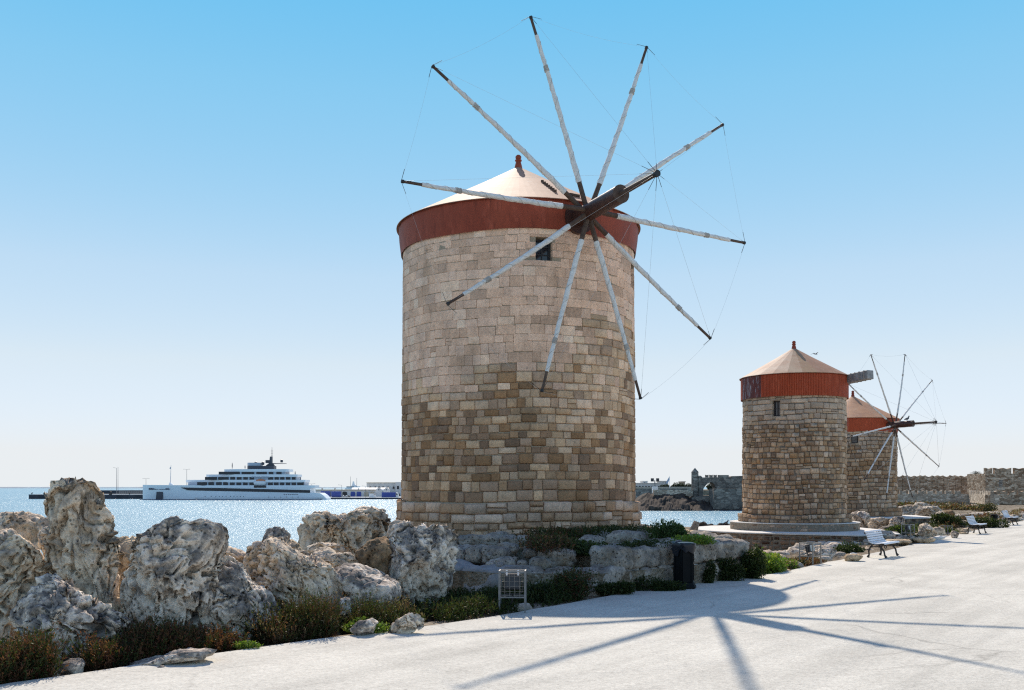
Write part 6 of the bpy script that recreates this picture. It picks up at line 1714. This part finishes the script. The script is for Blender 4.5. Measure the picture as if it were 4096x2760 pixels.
MB().tube([(SX(1430), yf(8.2), SZ(458)), (SX(1480), yf(8.2), SZ(450)), (SX(1535), yf(8.2), SZ(455))], [0.5, 0.9, 0.4], 10).build('lifeboat_canopy', M_ORANGE, lb, smooth=True)
MB().box((SX(1403), yf(8.3), SZ(540)), (SX(1548), yf(7.5), SZ(512))).build('lifeboat_recess', M_SHIPGLASS, ship)
MB().tube([(SX(362), DS, SZ(505)), (SX(370), DS, SZ(272))], [0.22, 0.1], 6).build('jackstaff', M_SHIPGREY2, ship)
MB().add([(SX(369), DS, SZ(285)), (SX(348), DS+0.3, SZ(308)), (SX(366), DS, SZ(318))], [(0, 1, 2)]).build('jack_flag', M_SHIPGREY2, ship)
MB().prism([(SX(345), SZ(506)), (SX(358), SZ(474)), (SX(402), SZ(506))], DS-0.6, DS+0.6).build('mast_foot', M_SHIP, ship)
for px, a, b in ((1118, 318, 244), (1865, 402, 345), (1930, 470, 410), (1270, 318, 276)):
    MB().tube([(SX(px), DS-3, SZ(a)), (SX(px), DS-3, SZ((a+b)/2)), (SX(px), DS-3, SZ(b))], [0.08, 0.3, 0.15], 6).build('furled_parasol', M_SHIPGREY, ship)
def text_mesh(txt, width, loc, parent, mat, thick=0.02, skew=0.0):
    cu = bpy.data.curves.new('lettering', 'FONT'); cu.body = txt; cu.align_x = 'LEFT'; cu.extrude = 0.5; cu.offset = 0.035
    tmp = bpy.data.objects.new('tmp', cu); COL.objects.link(tmp)
    dg = bpy.context.evaluated_depsgraph_get(); me = bpy.data.meshes.new_from_object(tmp.evaluated_get(dg))
    bpy.data.objects.remove(tmp); co = np.array([v.co[:] for v in me.vertices])
    s = width/np.ptp(co[:, 0]); co[:, 0] = (co[:, 0]-co[:, 0].min())
    P = np.stack([loc[0]+co[:, 0]*s, loc[1]-co[:, 2]*thick*2 + skew*co[:, 0]*s, loc[2]+co[:, 1]*s*0.92], 1)
    me.vertices.foreach_set('co', P.astype(np.float32).ravel()); me.update()
    return link('lettering', me, mat, parent)
def hull_y(px, py):
    a = np.interp(px, [q[0] for q in st_], [q[2] for q in st_]); b = np.interp(px, [q[0] for q in st_], [q[3] for q in st_])
    t = (SZ(py)-(SEA-1))/(SZ(507)-(SEA-1)); return a+(b-a)*t**1.3
y0_, y1_ = hull_y(130, 552), hull_y(400, 552)
text_mesh('EMERALD AZZURRA', SX(402)-SX(128), (SX(128), DS-y0_-0.25, SZ(563)), hull, M_NAVY, 0.12, -(y1_-y0_)/(SX(400)-SX(130)))
text_mesh('EMERALD AZZURRA', SX(1585)-SX(1373), (SX(1373), DS-7.62, SZ(420)), ship, M_SHIPGREY2, 0.05)

# ------------------------------------------------------------------ harbour
M_QUAY = simple('dark_wet_quay', (0.055, 0.055, 0.065), 0.8, 0, 0.4, 0.3)
M_QTOP = simple('quay_concrete', (0.55, 0.54, 0.52), 0.9, 0, 0.15, 0.2)
def quay(name, label, u0, u1, d, dep, vtop):
    a, b = W(u0, vtop, d), W(u1, vtop, d); r = empty(name, ((a.x+b.x)/2, d, SEA), label, 'quay')
    MB().box((a.x, d, SEA-1), (b.x, d+dep, a.z)).build('quay_wall', M_QUAY, r)
    MB().box((a.x-0.1, d-0.1, a.z), (b.x+0.1, d+dep, a.z+0.3)).build('quay_top', M_QTOP, r); return r
j = quay('jetty', 'long dark jetty with pale top left of the ship', 115, 640, 618, 26, 1979)
for u in (124, 172, 440, 515): p = W(u, 1979, 618); MB().tube([(p.x, 619, p.z+0.3), (p.x, 619, p.z+1.0), (p.x+0.7, 619, p.z+1.2)], [0.35, 0.3, 0.3], 8).build('bollard', M_CHAIN, j)
p = W(442, 1973, 618); MB().tube([(p.x+0.9*math.cos(a), 617.9, p.z+0.9*math.sin(a)) for a in np.linspace(0, 6.28, 14)], 0.3, 6).build('tyre_fender', M_CHAIN, j)
for k in range(16):
    u = 478+k*7.5; p = W(u, 1976, 640); MB().box((p.x, 639.5, p.z-0.2), (p.x+0.9, 640, p.z+1.8)).build('railing_panel', M_GALV, j)
quay('far_mole', 'pale low mole behind the jetty', 228, 600, 700, 10, 1962)
quay('harbour_quay', 'dark harbour quay in front of the white warehouses', 1230, 2300, 600, 60, 1991.5)
def light_pole(u, v0, v1, d, label, arms=2, cat='lamp'):
    a, b = W(u, v0, d), W(u, v1, d); r = empty('lamp_post', a, label, cat)
    MB().tube([a, b], [0.16, 0.1], 6).build('pole', M_GALV, r)
    for s in (-1, 1)[:arms]: MB().tube([b, b+Vector((s*1.8, 0, 0.25)), b+Vector((s*2.2, 0, 0.2))], [0.07, 0.07, 0.16], 5).build('lamp_arm', M_GALV, r)
light_pole(466, 1976, 1872, 640, 'tall lamp mast on the jetty left of the ship', 1)
light_pole(472, 1976, 1868, 642, 'thin whip mast beside the tall jetty lamp', 0, 'mast')
light_pole(584, 1976, 1915, 640, 'double-armed lamp post just left of the bow')
light_pole(747, 1976, 1878, 650, 'lamp mast behind the foredeck of the ship')
light_pole(1247, 1990, 1936, 650, 'double lamp post behind the stern of the ship')
light_pole(1367, 1989, 1941, 606, 'lamp post in front of the warehouse left doors', 1)
light_pole(1462, 1989, 1945, 606, 'lamp post in front of the warehouse right doors', 1)
light_pole(1402, 1950, 1906, 720, 'tall thin mast behind the ferry', 0, 'mast')
light_pole(1427, 1950, 1912, 720, 'shorter thin mast behind the warehouse roof', 0, 'mast')
light_pole(286, 1962, 1922, 705, 'lattice beacon mast on the far mole', 0, 'mast')

def P6(px, py, d): return W(1180+px*0.18909, 1880+py*0.18909, d)
M_BLUE = simple('trailer_blue', (0.045, 0.075, 0.30), 0.5, 0, 0.1, 0.5)
M_TRIM = simple('tan_trim', (0.50, 0.42, 0.30), 0.8)
def bx6(name, px0, px1, py0, py1, d, dep, mat, par):
    a, b = P6(px0, py1, d), P6(px1, py0, d); return MB().box((a.x, d, a.z), (b.x, d+dep, b.z)).build(name, mat, par)
wh = empty('warehouse', P6(1050, 580, 640), 'long low white harbour warehouse with arched doors', 'building')
bx6('wall', 380, 1760, 432, 585, 640, 18, M_PALE, wh)
bx6('roof_edge', 370, 1770, 412, 431, 639.5, 19, M_TRIM, wh)
for a, b, m in ((1005, 1100, M_FRAME), (1180, 1272, M_BLUE), (1305, 1400, M_BLUE), (1465, 1555, M_TRIM), (1590, 1670, M_TRIM)):
    p0_, p1_ = P6(a, 575, 640), P6(b, 458, 640); c_ = (p1_.x-p0_.x)*0.18
    MB().prism([(p0_.x, p0_.z), (p1_.x, p0_.z), (p1_.x, p1_.z-c_), (p1_.x-c_, p1_.z), (p0_.x+c_, p1_.z), (p0_.x, p1_.z-c_)], 639.7, 640.05).build('arched_door', m, wh)
for a in (570, 840, 1340): bx6('roof_vent', a-12, a+12, 382, 411, 645, 2, M_PALE, wh)
vt = empty('vaulted_shed', P6(1700, 580, 652), 'white barrel-vaulted shed roof behind the warehouse', 'building')
for a, b, x_l in ((1705, 1840, 1225), (1872, 2005, 1800)):
    p0_, p1_ = P6(a, 585, 637), P6(b, 440, 637); ra = (p1_.x-p0_.x)/2; cx_ = (p0_.x+p1_.x)/2; zt = P6(0, 376, 637).z
    arc_ = [(cx_+ra*math.cos(t), p1_.z+(zt-p1_.z)*math.sin(t)) for t in np.linspace(0, math.pi, 13)]
    MB().prism([(p0_.x, p0_.z), (p1_.x, p0_.z)] + arc_, 637, 638).build('gable', M_PALE, vt)
    bx6('gable_window', (a+b)/2-9, (a+b)/2+9, 405, 430, 636.9, 0.2, M_FRAME, vt)
    xl = P6(x_l, 0, 650).x
    V = []
    for xx in (xl, cx_):
        for t in np.linspace(0, math.pi, 13): V.append((xx, 650-6*math.cos(t), p1_.z+(zt-p1_.z)*math.sin(t)+0.02))
    MB().add(V, [(k, k+1, 13+k+1, 13+k) for k in range(12)] + [tuple(range(13))]).build('vault_roof', M_WHITE, vt, smooth=True)
tb_ = empty('customs_house', P6(1900, 585, 665), 'two-storey white building with arched windows left of the near mill', 'building')
bx6('wall', 1515, 2420, 272, 590, 665, 20, M_PALE, tb_)
bx6('cornice', 1508, 2430, 262, 271, 664.5, 21, M_TRIM, tb_)
bx6('corner_block', 2125, 2420, 256, 590, 662, 3, M_PALE, tb_)
for x in (1590, 1700, 1780, 1865, 1970, 2085):
    p0_ = P6(x, 400, 665); r_ = 18*0.18909/F*665
    MB().prism([(p0_.x-r_, p0_.z), (p0_.x+r_, p0_.z), (p0_.x+r_, P6(0, 365, 665).z)] + [(p0_.x+r_*math.cos(t), P6(0, 365, 665).z+r_*math.sin(t)) for t in np.linspace(0.3, 2.84, 6)] + [(p0_.x-r_, P6(0, 365, 665).z)], 664.85, 665.05).build('arched_window', M_FRAME, tb_)
for x in (2178, 2320): bx6('window', x-22, x+22, 335, 405, 661.9, 0.2, M_FRAME, tb_)
bx6('arched_gate', 2155, 2215, 500, 590, 661.9, 0.2, M_FRAME, tb_)
fe = empty('ferry', P6(1190, 400, 760), 'white ferry superstructure with mast behind the warehouse', 'ship')
bx6('superstructure', 1060, 1340, 385, 600, 760, 14, M_WHITE, fe)
bx6('bridge', 1085, 1330, 345, 384, 761, 12, M_WHITE, fe)
for k in range(7): bx6('window', 1095+k*22, 1111+k*22, 350, 364, 760.9, 0.2, M_FRAME, fe)
p0_ = P6(1240, 345, 765)
MB().prism([(P6(1190, 345, 765).x, p0_.z), (P6(1330, 345, 765).x, p0_.z), (P6(1260, 300, 765).x, P6(0, 300, 765).z), (P6(1240, 240, 765).x, P6(0, 240, 765).z), (P6(1228, 240, 765).x, P6(0, 240, 765).z), (P6(1212, 310, 765).x, P6(0, 310, 765).z)], 764, 767).build('funnel_mast', M_WHITE, fe)
def trailer(label, px0, px1, py0, py1, d, cab=None):
    r = empty('truck', P6((px0+px1)/2, 585, d), label, 'truck')
    bx6('trailer', px0, px1, py0, py1, d, 2.6, M_BLUE, r)
    bx6('chassis', px0+10, px1-5, py1+1, py1+12, d+0.3, 2.0, M_FRAME, r)
    zw = P6(0, py1+16, d).z
    for k, x in enumerate((px0+30, px0+60, px0+90, px1-50)):
        p = P6(x, py1+16, d); MB().tube([(p.x, d+0.1, zw), (p.x, d+0.6, zw)], 0.52, 12).build('wheel', M_CHAIN, r)
    if cab:
        a, b = P6(px1+8, py1+12, d), P6(px1+58, py0+8, d)
        MB().prism([(a.x, a.z), (b.x, a.z), (b.x, a.z+(b.z-a.z)*0.5), (b.x-0.5, b.z-0.2), (a.x, b.z)], d+0.05, d+2.5).build('cab', M_WHITE, r)
        MB().box((b.x-1.3, d, a.z+(b.z-a.z)*0.5), (b.x-0.5, d+0.2, b.z-0.5)).build('cab_window', M_FRAME, r)
        p = P6(px1+30, py1+16, d); MB().tube([(p.x, d, zw), (p.x, d+0.5, zw)], 0.52, 12).build('wheel', M_CHAIN, r)
trailer('blue curtain-sided trailer half hidden by the ship stern', 545, 742, 446, 562, 612)
trailer('blue curtain-sided trailer between ship stern and warehouse door', 766, 965, 450, 565, 612)
trailer('blue articulated lorry with white cab left of the near mill', 1832, 2128, 470, 575, 610, True)
def car(label, px0, px1, py0, py1, d, van=False, mat=None):
    r = empty('van' if van else 'car', P6((px0+px1)/2, py1, d), label, 'van' if van else 'car'); a, b = P6(px0, py1, d), P6(px1, py0, d); L, h = b.x-a.x, b.z-a.z; z = a.z+0.3
    if van: prof = [(0, 0.1), (1, 0.1), (1, 0.45), (0.86, 0.55), (0.74, 1.0), (0, 1.0)]
    else: prof = [(0, 0.15), (1, 0.15), (1, 0.5), (0.85, 0.58), (0.68, 1.0), (0.30, 1.0), (0.12, 0.6), (0, 0.52)]
    MB().prism([(a.x+L*x, a.z+h*y) for x, y in prof], d, d+1.8).build('body', mat or M_WHITE, r, bevel=0.05)
    MB().box((a.x+L*(0.72 if van else 0.32), d-0.02, a.z+h*0.6), (a.x+L*(0.82 if van else 0.68), d+0.1, a.z+h*0.88)).build('side_window', M_FRAME, r)
    for x in (0.2, 0.8): MB().tube([(a.x+L*x, d-0.03, a.z+0.33), (a.x+L*x, d+0.25, a.z+0.33)], 0.33, 12).build('wheel', M_CHAIN, r)
car('white van parked between the warehouse and the lorry', 1570, 1705, 500, 590, 612, True)
car('white car nearest the blue trailer on the quay', 970, 1040, 530, 580, 614)
car('white car in the middle of the parked quay cars', 1046, 1104, 534, 580, 615)
car('pale car rightmost of the parked quay cars', 1108, 1168, 534, 580, 614, False, M_GALV)
